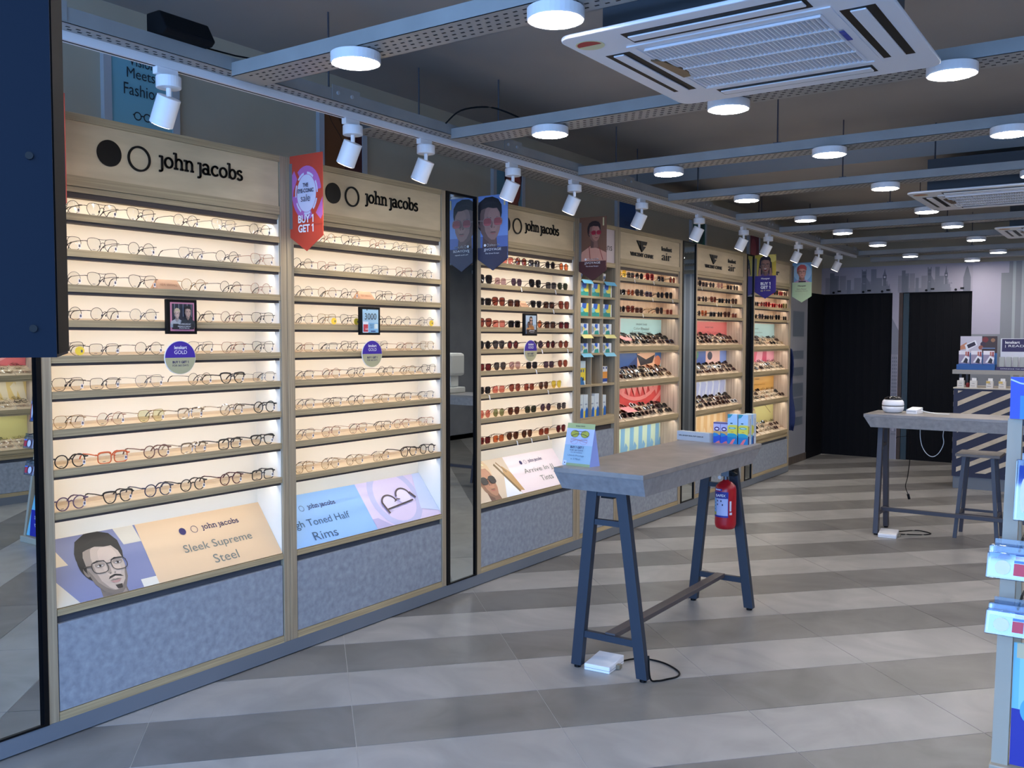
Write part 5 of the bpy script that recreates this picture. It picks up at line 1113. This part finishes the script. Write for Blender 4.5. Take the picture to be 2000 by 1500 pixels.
# fire extinguisher hanging at the far right leg
ex = thing('fire_extinguisher', (1.412, 4.80, .458), 'small red fire extinguisher hanging from the table beside its far leg', 'fire extinguisher')
redm = mat('extinguisher_red', (176, 22, 34), .28)
part('cylinder', MB().lathe((1.412, 4.80, .458), [(.044, 0), (.052, .006), (.056, .02), (.057, .03), (.057, .215), (.052, .235), (.036, .252), (.018, .262), (.016, .268)], 32), redm, ex, smooth=True)
part('valve', MB().cyl((1.412, 4.80, .725), (1.412, 4.80, .758), .014, n=12).box(1.39, 1.434, 4.785, 4.815, .745, .775), mat('valve_metal', (90, 92, 98), .3, .7), ex)
part('handle', MB().hexa([(1.365, 4.79, .758), (1.365, 4.81, .758), (1.43, 4.81, .762), (1.43, 4.79, .762)], [(1.365, 4.79, .775), (1.365, 4.81, .775), (1.43, 4.81, .785), (1.43, 4.79, .785)]).hexa([(1.42, 4.79, .775), (1.42, 4.81, .775), (1.475, 4.81, .752), (1.475, 4.79, .752)], [(1.42, 4.79, .79), (1.42, 4.81, .79), (1.475, 4.81, .762), (1.475, 4.79, .762)]), black, ex)
part('gauge', MB().cyl((1.385, 4.782, .738), (1.385, 4.775, .738), .010, n=14), whitem, ex)
part('hanger', MB().box(1.425, 1.455, 4.81, 4.868, .745, .80), black, ex)
def wrap(z0, z1, a0, a1, m, rad=.0575, name='wrap_label'):
    mb = MB(); n = 14
    A = [(1.412 + rad * cos(a0 + (a1 - a0) * k / n), 4.80 + rad * sin(a0 + (a1 - a0) * k / n)) for k in range(n + 1)]
    for p, q in zip(A, A[1:]): mb.quad((*p, z0), (*q, z0), (*q, z1), (*p, z1))
    return part(name, mb, m, ex, smooth=True)
A0, A1 = -pi * .86, -pi * .30
wrap(.525, .665, A0, A1, pc((30, 40, 140))); wrap(.535, .628, A0 + .05, A0 + .5, pc((120, 180, 226)), .0580); wrap(.535, .628, A0 + .53, A1 - .05, pc((176, 186, 226)), .0580); wrap(.535, .552, A0 + .1, A0 + .5, pc((170, 176, 70)), .0583); wrap(.669, .681, A0 + .3, A0 + 1.15, pc((40, 40, 150)), .0580); wrap(.672, .678, A0 + .35, A0 + 1.0, pc((226, 226, 240)), .0583)
wrap(.56, .615, A1 + .12, A1 + .30, pc((226, 220, 224)), .0580); wrap(.54, .553, A1 + .12, A1 + .38, pc((220, 214, 220)), .0580)
def exdot(a, z, w_, h, c): wrap(z, z + h, a, a + w_, pc(c), .0586)
for a, z in ((.62, .61), (.62, .59), (1.0, .61), (1.15, .59)): exdot(A0 + a, z, .12, .009, (40, 44, 80))
for k in range(3): exdot(A0 + .18, .60 - k * .018, .2, .006, (60, 110, 170))
text('SAFEX', ex, (1.372, 4.7405, .634), (1, 0, 0), ZU, .008, .004, .055, .014, inkw, lift=.001, bold=.02)
# power boxes and leads on the floor
def power_box(c, w_, d, ang, label, lead, name='socket_box'):
    r = thing(name, (c[0], c[1], 0), label, 'socket box', None)
    ca, sa = cos(ang), sin(ang); P = lambda a, b, z: (c[0] + a * ca - b * sa, c[1] + a * sa + b * ca, z)
    part('body', MB().hexa([P(-w_ / 2, -d / 2, 0), P(w_ / 2, -d / 2, 0), P(w_ / 2, d / 2, 0), P(-w_ / 2, d / 2, 0)], [P(-w_ / 2, -d / 2, .03), P(w_ / 2, -d / 2, .03), P(w_ / 2, d / 2, .04), P(-w_ / 2, d / 2, .04)]), white, r, bevel=.004)
    part('seam', MB().hexa([P(-w_ / 2 - .0006, -d / 2 - .0006, .012), P(w_ / 2 + .0006, -d / 2 - .0006, .012), P(w_ / 2 + .0006, d / 2, .012), P(-w_ / 2 - .0006, d / 2, .012)], [P(-w_ / 2 - .0006, -d / 2 - .0006, .0135), P(w_ / 2 + .0006, -d / 2 - .0006, .0135), P(w_ / 2 + .0006, d / 2, .0135), P(-w_ / 2 - .0006, d / 2, .0135)]), mat('seam_grey', (120, 126, 140), .6), r)
    part('plug', MB().box(P(w_ / 2, 0, 0)[0], P(w_ / 2, 0, 0)[0] + .02, P(w_ / 2, 0, 0)[1] - .012, P(w_ / 2, 0, 0)[1] + .012, .004, .022), mat('plug_brass', (150, 140, 120), .4, .5), r)
    solo('power_lead', MB().tube(crv(lead), .0042, 7), black, 'black power lead ' + label.split(' on the floor ')[-1].replace('under', 'curling under'), 'cable', loc=lead[0], smooth=True)
power_box((1.292, 3.655), .125, .165, .08, 'white socket box lying on the floor under the near table', [(1.345, 3.74, .012), (1.36, 3.80, .006), (1.40, 3.84, .005), (1.50, 3.84, .005), (1.60, 3.78, .005), (1.625, 3.72, .005), (1.60, 3.66, .005), (1.575, 3.62, .005), (1.555, 3.59, .02), (1.548, 3.585, .12)])
power_box((1.71, 7.34), .13, .17, .1, 'white socket box lying on the floor under the far table', [(1.70, 7.42, .012), (1.76, 7.55, .006), (1.86, 7.66, .005), (1.96, 7.60, .005), (1.93, 7.52, .005), (1.82, 7.46, .005), (1.76, 7.40, .010)])
# things on / at the far table
r = thing('ultrasonic_cleaner', (1.675, 7.56, .925), 'white rounded ultrasonic cleaner with glossy black top on the far table', 'cleaner')
part('body', MB().lathe((1.675, 7.56, .925), [(.05, 0), (.068, .008), (.078, .028), (.080, .048), (.0785, .05)], 32), white, r, smooth=True)
part('band', MB().lathe((1.675, 7.56, .925), [(.0785, .050), (.0785, .056)], 32), black, r)
part('upper_body', MB().lathe((1.675, 7.56, .925), [(.0785, .056), (.080, .062), (.076, .088), (.066, .100), (.06, .102)], 32), white, r, smooth=True)
part('lid', MB().lathe((1.675, 7.56, .925), [(.066, .100), (.060, .114), (.04, .124), (.01, .128)], 32), mat('gloss_black', (14, 14, 18), .06), r, smooth=True)
r = thing('card_reader', (1.83, 7.55, .925), 'small white card terminal lying on the far table', 'card terminal')
part('body', MB().hexa([(1.785, 7.49, .925), (1.865, 7.48, .925), (1.885, 7.60, .925), (1.805, 7.61, .925)], [(1.785, 7.49, .958), (1.865, 7.48, .958), (1.885, 7.60, .972), (1.805, 7.61, .972)]), white, r, bevel=.004)
part('slot', MB().quad((1.792, 7.4885, .942), (1.858, 7.4795, .942), (1.858, 7.4795, .946), (1.792, 7.4885, .946)), seam := mat('seam_grey', (120, 126, 140), .6), r)
part('lead', MB().tube(crv([(1.885, 7.55, .95), (1.92, 7.56, .94), (2.0, 7.58, .929), (2.07, 7.60, .928)]), .003, 6), white, r)
solo('white_cable', MB().tube(crv([(1.868, 7.6, .80), (1.87, 7.6, .74), (1.885, 7.6, .67), (1.92, 7.6, .615), (1.963, 7.6, .597), (2.005, 7.6, .63), (2.035, 7.6, .70), (2.03, 7.6, .76), (2.034, 7.6, .80)]), .0028, 6), whitem, 'white cable looping below the far tabletop', 'cable', loc=(1.95, 7.6, .8), smooth=True)
solo('black_plug_lead', MB().tube([(1.77, 7.62, .80), (1.765, 7.63, .74), (1.70, 7.62, .73), (1.69, 7.62, .72)], .003, 6).tube(crv([(1.78, 7.66, .80), (1.785, 7.68, .60), (1.77, 7.68, .42), (1.755, 7.68, .34), (1.775, 7.68, .28)]), .003, 6).cyl((1.775, 7.68, .28), (1.785, 7.68, .24), .010, n=8), black, 'black lead with a plug dangling under the far table', 'cable', loc=(1.77, 7.65, .8))
# eye testing machine, seen in the narrow mirror
r = thing('eye_testing_machine', (2.72, 7.56, .925), 'grey eye testing machine on the far table, seen in the narrow mirror', 'machine')
mw = mat('machine_white', (206, 210, 212), .4)
part('base', MB().box(2.60, 2.84, 7.42, 7.70, .925, .985), mw, r, bevel=.01)
part('column', MB().box(2.66, 2.78, 7.52, 7.66, .985, 1.12), mw, r, bevel=.01)
part('head', MB().box(2.62, 2.82, 7.46, 7.72, 1.10, 1.34), mw, r, bevel=.03)
part('eyepiece', MB().box(2.655, 2.785, 7.452, 7.46, 1.17, 1.30), black, r)
part('chin_rest', MB().box(2.68, 2.76, 7.36, 7.44, 1.06, 1.08).box(2.705, 2.735, 7.40, 7.43, .985, 1.06), mw, r, bevel=.004)
part('head_rest', MB().tube([(2.62, 7.40, 1.0), (2.61, 7.40, 1.25), (2.64, 7.40, 1.33), (2.80, 7.40, 1.33), (2.83, 7.40, 1.25), (2.82, 7.40, 1.0)], .008, 8), mw, r)

# ================================================================== COUNTER AT THE BACK
cn = thing('counter', (2.5, 10.35, 0), 'navy counter with diagonal pale strips at the far right', 'counter')
cx0, cx1, cy0, cz1 = 1.70, 3.5, 10.10, 1.0
part('body', MB().box(cx0, cx1, cy0, 10.62, .12, cz1), mat('counter_navy', (30, 34, 62), .5), cn)
part('plinth', MB().box(cx0 + .01, cx1, cy0 + .01, 10.6, 0, .12), plinth_m, cn)
part('worktop', MB().box(cx0 - .004, cx1, cy0 - .008, 10.63, cz1, cz1 + .012), pc((196, 186, 170)), cn)
beige = noise_mat('counter_strip', (186, 172, 150), (204, 190, 168), 12)
th = math.atan2(.5, 1.0); dirv = (cos(th), sin(th)); nv = (-sin(th), cos(th))
for k in range(-6, 14):
    c = k * .118; w_ = .042
    q = [(-1, 0), (3, 0), (3, w_), (-1, w_)]; q = [(a * dirv[0] + (b + c) * nv[0], a * dirv[1] + (b + c) * nv[1]) for a, b in q]
    q = clip(q, .04, 1.75, .02, .835)
    if len(q) > 2: part('strip', MB().prism([(cx0 + a, cy0 - .006, .145 + b) for a, b in q], (0, .006, 0)), beige, cn)
for k in range(9):
    q = clip([(-.1, k * .118 - .1), (.6, k * .118 + .25), (.6, k * .118 + .292), (-.1, k * .118 - .058)], .03, .5, .02, .835)
    if len(q) > 2: part('strip', MB().prism([(cx0 - .006, cy0 + a, .145 + b) for a, b in q], (.006, 0, 0)), beige, cn)
sf = thing('raised_shelf', (2.5, 10.40, 1.012), 'grey raised shelf on posts above the navy counter', 'shelf')
part('board', MB().box(1.655, 3.5, 10.28, 10.55, 1.14, 1.182), mat('shelf_greige', (150, 148, 144), .6), sf)
for x in (1.70, 1.76, 3.3): part('post', MB().box(x, x + .02, 10.42, 10.44, 1.012, 1.14), dsteel, sf)
for k, x in enumerate((1.725, 1.84, 1.985, 2.095, 2.21, 2.33)):
    r = thing('lens_carton', (x + .035, 10.16, 1.012), 'small white carton on the counter, %s from the left' % ORD[k], 'box', 'small white cartons along the counter')
    part('box_body', MB().box(x, x + .062, 10.13, 10.19, 1.012, 1.08), pc((206, 202, 196)), r)
    if k in (2, 3): part('yellow_corner', MB().box(x, x + .035, 10.128, 10.13, 1.058, 1.079), pc((206, 176, 96)), r)
    text('Lite', r, (x, 10.13, 1.012), XU, ZU, .02, .036, .022, .012, inkd, lift=.0008)
    art('print', r, (x, 10.13, 1.012), XU, ZU, .062, .06, [rect((120, 116, 116), .008, .014, .045, .018)])
    part('lid_flap', MB().box(x + .01, x + .05, 10.19, 10.20, 1.0125, 1.105), pc((226, 224, 222)), r)
solo('red_cup', MB().lathe((1.812, 10.2, 1.012), [(.014, 0), (.018, .03), (.012, .045)], 14), mat('cup_red', (130, 24, 28), .4), 'small dark red cup between the first two white cartons', 'cup', loc=(1.812, 10.2, 1.012))
r = thing('phone_kit_display', (1.865, 10.40, 1.182), 'cardboard display of phone accessory packs on the raised shelf', 'display stand')
x0, x1 = 1.695, 2.035
part('back_card', MB().box(x0, x1, 10.46, 10.465, 1.182, 1.522), pc((196, 192, 206)), r); part('tray_box', MB().box(x0 - .01, x1, 10.32, 10.46, 1.182, 1.235), pc((34, 84, 150)), r)
sh = [rect((196, 192, 206), 0, 0, .34, .34), rect((66, 52, 54), .20, .14, .34, .34), ((120, 40, 40), ('e', .23, .305, .028, .028)), ((150, 110, 80), ('e', .30, .30, .02, .02)), ((60, 44, 60), ('e', .21, .26, .025, .025)), ((150, 90, 70), ('e', .19, .225, .022, .022)), ((190, 130, 100), [(0, .24), (.06, .28), (.05, .21), (0, .2)]), ((232, 232, 240), [(.04, .25), (.14, .30), (.16, .25), (.06, .19)]), ((40, 32, 54), [(.06, .25), (.13, .285), (.145, .25), (.075, .215)]), rect((60, 110, 170), 0, 0, .34, .17), rect((120, 160, 206), .2, .215, .32, .222)]
art('print', r, (x0, 10.46, 1.182), XU, ZU, .34, .34, sh)
for k in range(3):
    q = thing('accessory_pack', (x0 + .055 + k * .112, 10.36, 1.236), 'hanging phone accessory pack, %s of three in the cardboard display' % ('left', 'middle', 'right')[k], 'pack', 'phone accessory packs')
    a = x0 + .005 + k * .112
    part('card', MB().box(a, a + .10, 10.35, 10.354, 1.236, 1.375), pc((226, 224, 232)), q)
    art('print', q, (a, 10.35, 1.236), XU, ZU, .10, .14, [rect((150, 140, 164), 0, 0, .1, .10), rect((180, 110, 96), .06, .085, .075, .13), rect((150, 60, 60), .08, .085, .095, .13), ((230, 230, 236), [(.02, .02), (.06, .09), (.1, .07), (.09, .02)]), ((40, 36, 50), [(.04, .02), (.065, .07), (.085, .05), (.08, .01)]), rect((34, 84, 160), 0, -.0, .1, .008)])
r = thing('reader_display', (2.3, 10.40, 1.182), 'navy display reading lenskart READERS with boxed glasses on the raised shelf', 'display stand')
x0 = 2.065
part('header_board', MB().box(x0, x0 + .5, 10.46, 10.468, 1.182, 1.50), pc((214, 216, 226)), r)
part('tray_box', MB().box(x0 - .02, x0 + .5, 10.32, 10.46, 1.182, 1.215), pc((44, 34, 84)), r)
art('print', r, (x0, 10.46, 1.182), XU, ZU, .5, .32, [rect((44, 34, 84), .012, .185, .49, .312)])
text('lenskart', r, (x0, 10.46, 1.182), XU, ZU, .04, .265, .13, .028, inkw, lift=.002, bold=.02); text('| READERS', r, (x0, 10.46, 1.182), XU, ZU, .04, .225, .26, .028, inkw, lift=.002)
text('EXPERIENCE THE DIFFERENCE', r, (x0, 10.32, 1.182), XU, ZU, .02, .012, .3, .008, inkw, lift=.001)
for k in range(6):
    q = solo('reader_case', MB().box(x0 + .005 + k * .06, x0 + .05 + k * .06, 10.34, 10.37, 1.216, 1.315), pc((166, 170, 168)), 'grey reading glasses case, %s from left in the navy display' % ORD[k], 'case', 'reading glasses cases', loc=(x0 + .03 + k * .06, 10.35, 1.216), bevel=.003)
# hanging cloth by the last cabinet
mb = MB(); rowsn = 14; vs = []; fs = []
for i in range(rowsn):
    z = 1.56 - i * .085
    wv = .06 + .05 * sin(i * .35) if i < 9 else max(.02, .11 - .02 * (i - 8))
    for k in range(7):
        t = k / 6; vs.append((-.165 + .12 * t * (1 if i > 1 else .3) + .02 * sin(5 * t + i * .8), 10.42 + .03 * sin(9 * t + i * .5) + (.02 * i if i < 5 else .1), z - .02 * t))
for i in range(rowsn - 1):
    for k in range(6): a = i * 7 + k; fs.append((a, a + 1, a + 8, a + 7))
mb.add(vs, fs); cl = solo('hanging_jacket', mb, mat('jacket_blue', (26, 44, 92), .8), 'dark blue jacket hanging on the wall beyond the last cabinet', 'jacket', loc=(-.1, 10.5, 1.0), smooth=True)
so = cl.modifiers.new('s', 'SOLIDIFY'); so.thickness = .012
part('hook', MB().tube([(-.17, 10.42, 1.60), (-.13, 10.42, 1.60), (-.12, 10.42, 1.55)], .005, 6), black, cl)

# ================================================================== FOREGROUND DISPLAY STAND (right)
sb = mat('stand_pale_grey', (170, 160, 142), .5); sblue = (44, 62, 196)
st = thing('display_stand', (3.18, 3.55, 0), 'pale blue rack of lens accessories at the right edge', 'display stand')
XL, XR = 2.893, 3.469
def SP(x, z, t=0.0):   # the face leans back with height
    return (x, 3.49 + .10 * min(z, 1.0) + t, z)
part('base', MB().box(XL - .004, XR + .004, 3.47, 3.95, 0, .045), sb, st, bevel=.004)
for a, b, sg in ((XL, XL + .05, 1), (XR - .028, XR, -1)):
    zt = 1.225; inx = .0 if sg > 0 else -.16
    part('upright', MB().hexa([SP(a, .045), SP(b, .045), SP(b, .045, .03), SP(a, .045, .03)], [SP(a + .012 + inx, zt), SP(b + .006 + inx, zt), SP(b + .006 + inx, zt, .03), SP(a + .012 + inx, zt, .03)]), sb, st)
part('rear_leg', MB().hexa([(XL, 3.90, .045), (XL + .05, 3.90, .045), (XL + .05, 3.94, .045), (XL, 3.94, .045)], [SP(XL + .012, 1.2, .04), SP(XL + .05, 1.2, .04), SP(XL + .05, 1.2, .07), SP(XL + .012, 1.2, .07)]), sb, st)
Ob = Vector(SP(XL + .055, .05, .005)); Vb = Vector(SP(0, .46)) - Vector(SP(0, .05)); Wb, Hb = .49, Vb.length
bp = part('poster_panel', MB().hexa([Ob, Ob + Vector((Wb, 0, 0)), Ob + Vector((Wb, .01, 0)), Ob + Vector((0, .01, 0))], [Ob + Vb, Ob + Vector((Wb - .1, 0, 0)) + Vb, Ob + Vector((Wb - .1, .01, 0)) + Vb, Ob + Vector((0, .01, 0)) + Vb]), pc((120, 190, 214)), st)
sh = [rect((30, 36, 150), 0, 0, Wb, .19), rect((150, 206, 220), .02, .19, .06, Hb), rect((96, 150, 190), .045, .19, .06, Hb), ((90, 170, 206), ('e', .07, .19, .045, .05)), rect((206, 190, 150), .01, Hb - .05, .05, Hb), rect((60, 120, 150), .12, .19, .3, Hb), ((200, 226, 232), ('e', .2, .28, .05, .06))]
art('print', bp, Ob, XU, Vb, Wb - .045, Hb, sh)
text('Eye glass Blocking', bp, Ob, XU, Vb, .052, .125, .34, .032, inkw, lift=.0025); text('Eye Technology', bp, Ob, XU, Vb, .10, .07, .29, .032, inkw, lift=.0025)
for z in (.50, .70, .90, 1.20): part('crossbar', MB().box(XL + .05, XR - .2, SP(0, z)[1] + .012, SP(0, z)[1] + .03, z, z + .02), dsteel, st)
part('header_sign', MB().box(2.912, 3.34, 3.575, 3.59, 1.225, 1.368), pc((70, 110, 226)), st)
art('print', st, (2.912, 3.575, 1.225), XU, ZU, .428, .143, [rect((56, 84, 210), 0, 0, .428, .143), rect((60, 140, 240), .03, .0, .2, .08), ((90, 170, 250), [(.05, .0), (.10, .0), (.10, .07), (.05, .075)]), ((60, 60, 200), ('e', .12, .02, .04, .03))] + line((200, 220, 250), [(0, .135), (.03, .122), (.08, .115), (.2, .118)], .005))
packm = glassmat('clear_pouch', (214, 226, 240), .22)
def pouch(x, y, z, w_, h, d, label, tilt, body):
    r = thing('accessory_pouch', (x + w_ / 2, y, z), label, 'pouch', 'clear accessory pouches on the rack')
    q0 = [(x, y, z), (x + w_, y, z), (x + w_, y + d, z), (x, y + d, z)]; q1 = [(x + .003, y + .008 + tilt, z + h), (x + w_, y + .008 + tilt, z + h), (x + w_, y + d + tilt, z + h), (x + .003, y + d + tilt, z + h)]
    part('pouch_film', MB().hexa(q0, q1), packm, r, bevel=.004)
    part('contents', MB().hexa([(a + (.01 if k in (0, 3) else -.01), b + (.006 if k < 2 else -.006), c + .008) for k, (a, b, c) in enumerate(q0)], [(a + (.01 if k in (0, 3) else -.01), b + (.006 if k < 2 else -.006), c - .02) for k, (a, b, c) in enumerate(q1)]), pc(body), r)
    part('header_flap', MB().box(x + .02, x + w_ - .01, y + .01 + tilt, y + .014 + tilt, z + h - .002, z + h + .022), packm, r)
    part('hang_hook', MB().tube([(x + w_ / 2 + .03, y + .02 + tilt, z + h + .01), (x + w_ / 2 + .03, y + .07 + tilt, z + h + .02), (x + w_ / 2 + .03, y + .16, z + h + .02)], .004, 6), black, r)
    art('print', r, (x + .01, y - .0005, z + .006), XU, Vector(q1[0]) - Vector(q0[0]), w_ - .02, h - .02, [rect((206, 60, 80), w_ * .55, .012, w_ * .8, h * .6), ((226, 226, 246), ('e', w_ * .3, h * .4, w_ * .18, h * .28)), rect((90, 130, 220), w_ * .55, h * .62, w_ * .9, h * .72)])
pouch(2.872, 3.395, .705, .13, .085, .03, 'clear pouch with pale round cloth, upper one on the rack', .01, (190, 206, 236))
pouch(2.874, 3.42, .72, .13, .09, .022, 'clear pouch behind the pale round cloth pouch', .01, (170, 190, 226))
pouch(2.872, 3.40, .515, .13, .08, .03, 'clear pouch with blue cloth and red label, lower one on the rack', .01, (96, 150, 220))
pouch(2.876, 3.425, .53, .13, .082, .022, 'clear pouch behind the blue cloth pouch', .01, (150, 180, 226))
pouch(2.945, 3.42, .90, .06, .20, .03, 'tall crinkled clear pouch of spray bottle hanging on the rack', .02, (60, 100, 210))
pouch(3.03, 3.42, .90, .06, .20, .03, 'tall clear pouch of a dark bottle hanging right on the rack', .02, (70, 84, 170))
for k, (z, yy) in enumerate(((.74, 3.43), (.55, 3.43))):
    pouch(3.14, 3.40, z - .03, .13, .085, .03, 'clear pouch with red print at the right of the rack, %s' % ('upper' if k == 0 else 'lower'), .01, (196, 150, 160))
pouch(3.15, 3.42, .90, .06, .20, .03, 'tall clear pouch of blue bottle at the right of the rack', .02, (70, 130, 210))

# ================================================================== DARK PANEL AT TOP LEFT
k_ = .6
P1 = Vector((2.7684, .2964, 0)); tdir = Vector((-.848, .53, 0)); wdir = Vector((-.53, -.848, 0)); T_, W_ = .15, .42
z0, z1 = 1.488, 2.30
hs = thing('hanging_screen', tuple(P1 + wdir * W_ / 2 + Vector((0, 0, z0))), 'large dark blue screen cabinet hanging at the upper left, near the camera', 'screen')
def hexz(a, b, c, d, z0, z1): return MB().hexa([tuple(p + Vector((0, 0, z0))) for p in (a, b, c, d)], [tuple(p + Vector((0, 0, z1))) for p in (a, b, c, d)])
part('cabinet_body', hexz(P1, P1 + wdir * W_, P1 + wdir * W_ + tdir * T_, P1 + tdir * T_, z0, z1), mat('screen_blue_steel', (8, 20, 34), .6, spec=.12), hs)
ev = tdir * .001; nn = Vector((.848, -.53, 0))
part('side_trim', hexz(P1 + nn * .0 + tdir * .004 - wdir * .0008, P1 + tdir * .004, P1 + tdir * T_, P1 + tdir * T_ - wdir * .0008, z0 + .002, z1), mat('side_black', (8, 8, 10), .7, spec=.1), hs)
for z in (1.505, 1.605, 1.70, 1.8): 
    c = P1 + wdir * .012 + Vector((0, 0, z)); part('screw', MB().cyl(tuple(c - nn * .001), tuple(c + nn * .0012), .0022, n=12), black, hs)
c = P1 + wdir * .043 + Vector((0, 0, 1.517)); part('screw', MB().cyl(tuple(c - nn * .001), tuple(c + nn * .0012), .0022, n=12), black, hs)
for t in (.1, .32):
    c = P1 + wdir * t + tdir * .07; part('hanger_rod', MB().cyl(tuple(c + Vector((0, 0, z1))), (c.x, c.y, ZC), .008, n=8), dsteel, hs)
# pavement outside the open shopfront
solo('pavement', MB().box(-6, 12, -12, YF, -.14, -.01), noise_mat('pavement_grey', (120, 120, 120), (146, 146, 146), 3), 'grey pavement outside the shopfront', kind='structure')
print('tiles', nt_, 'glasses', NG, 'objects', len(bpy.data.objects))
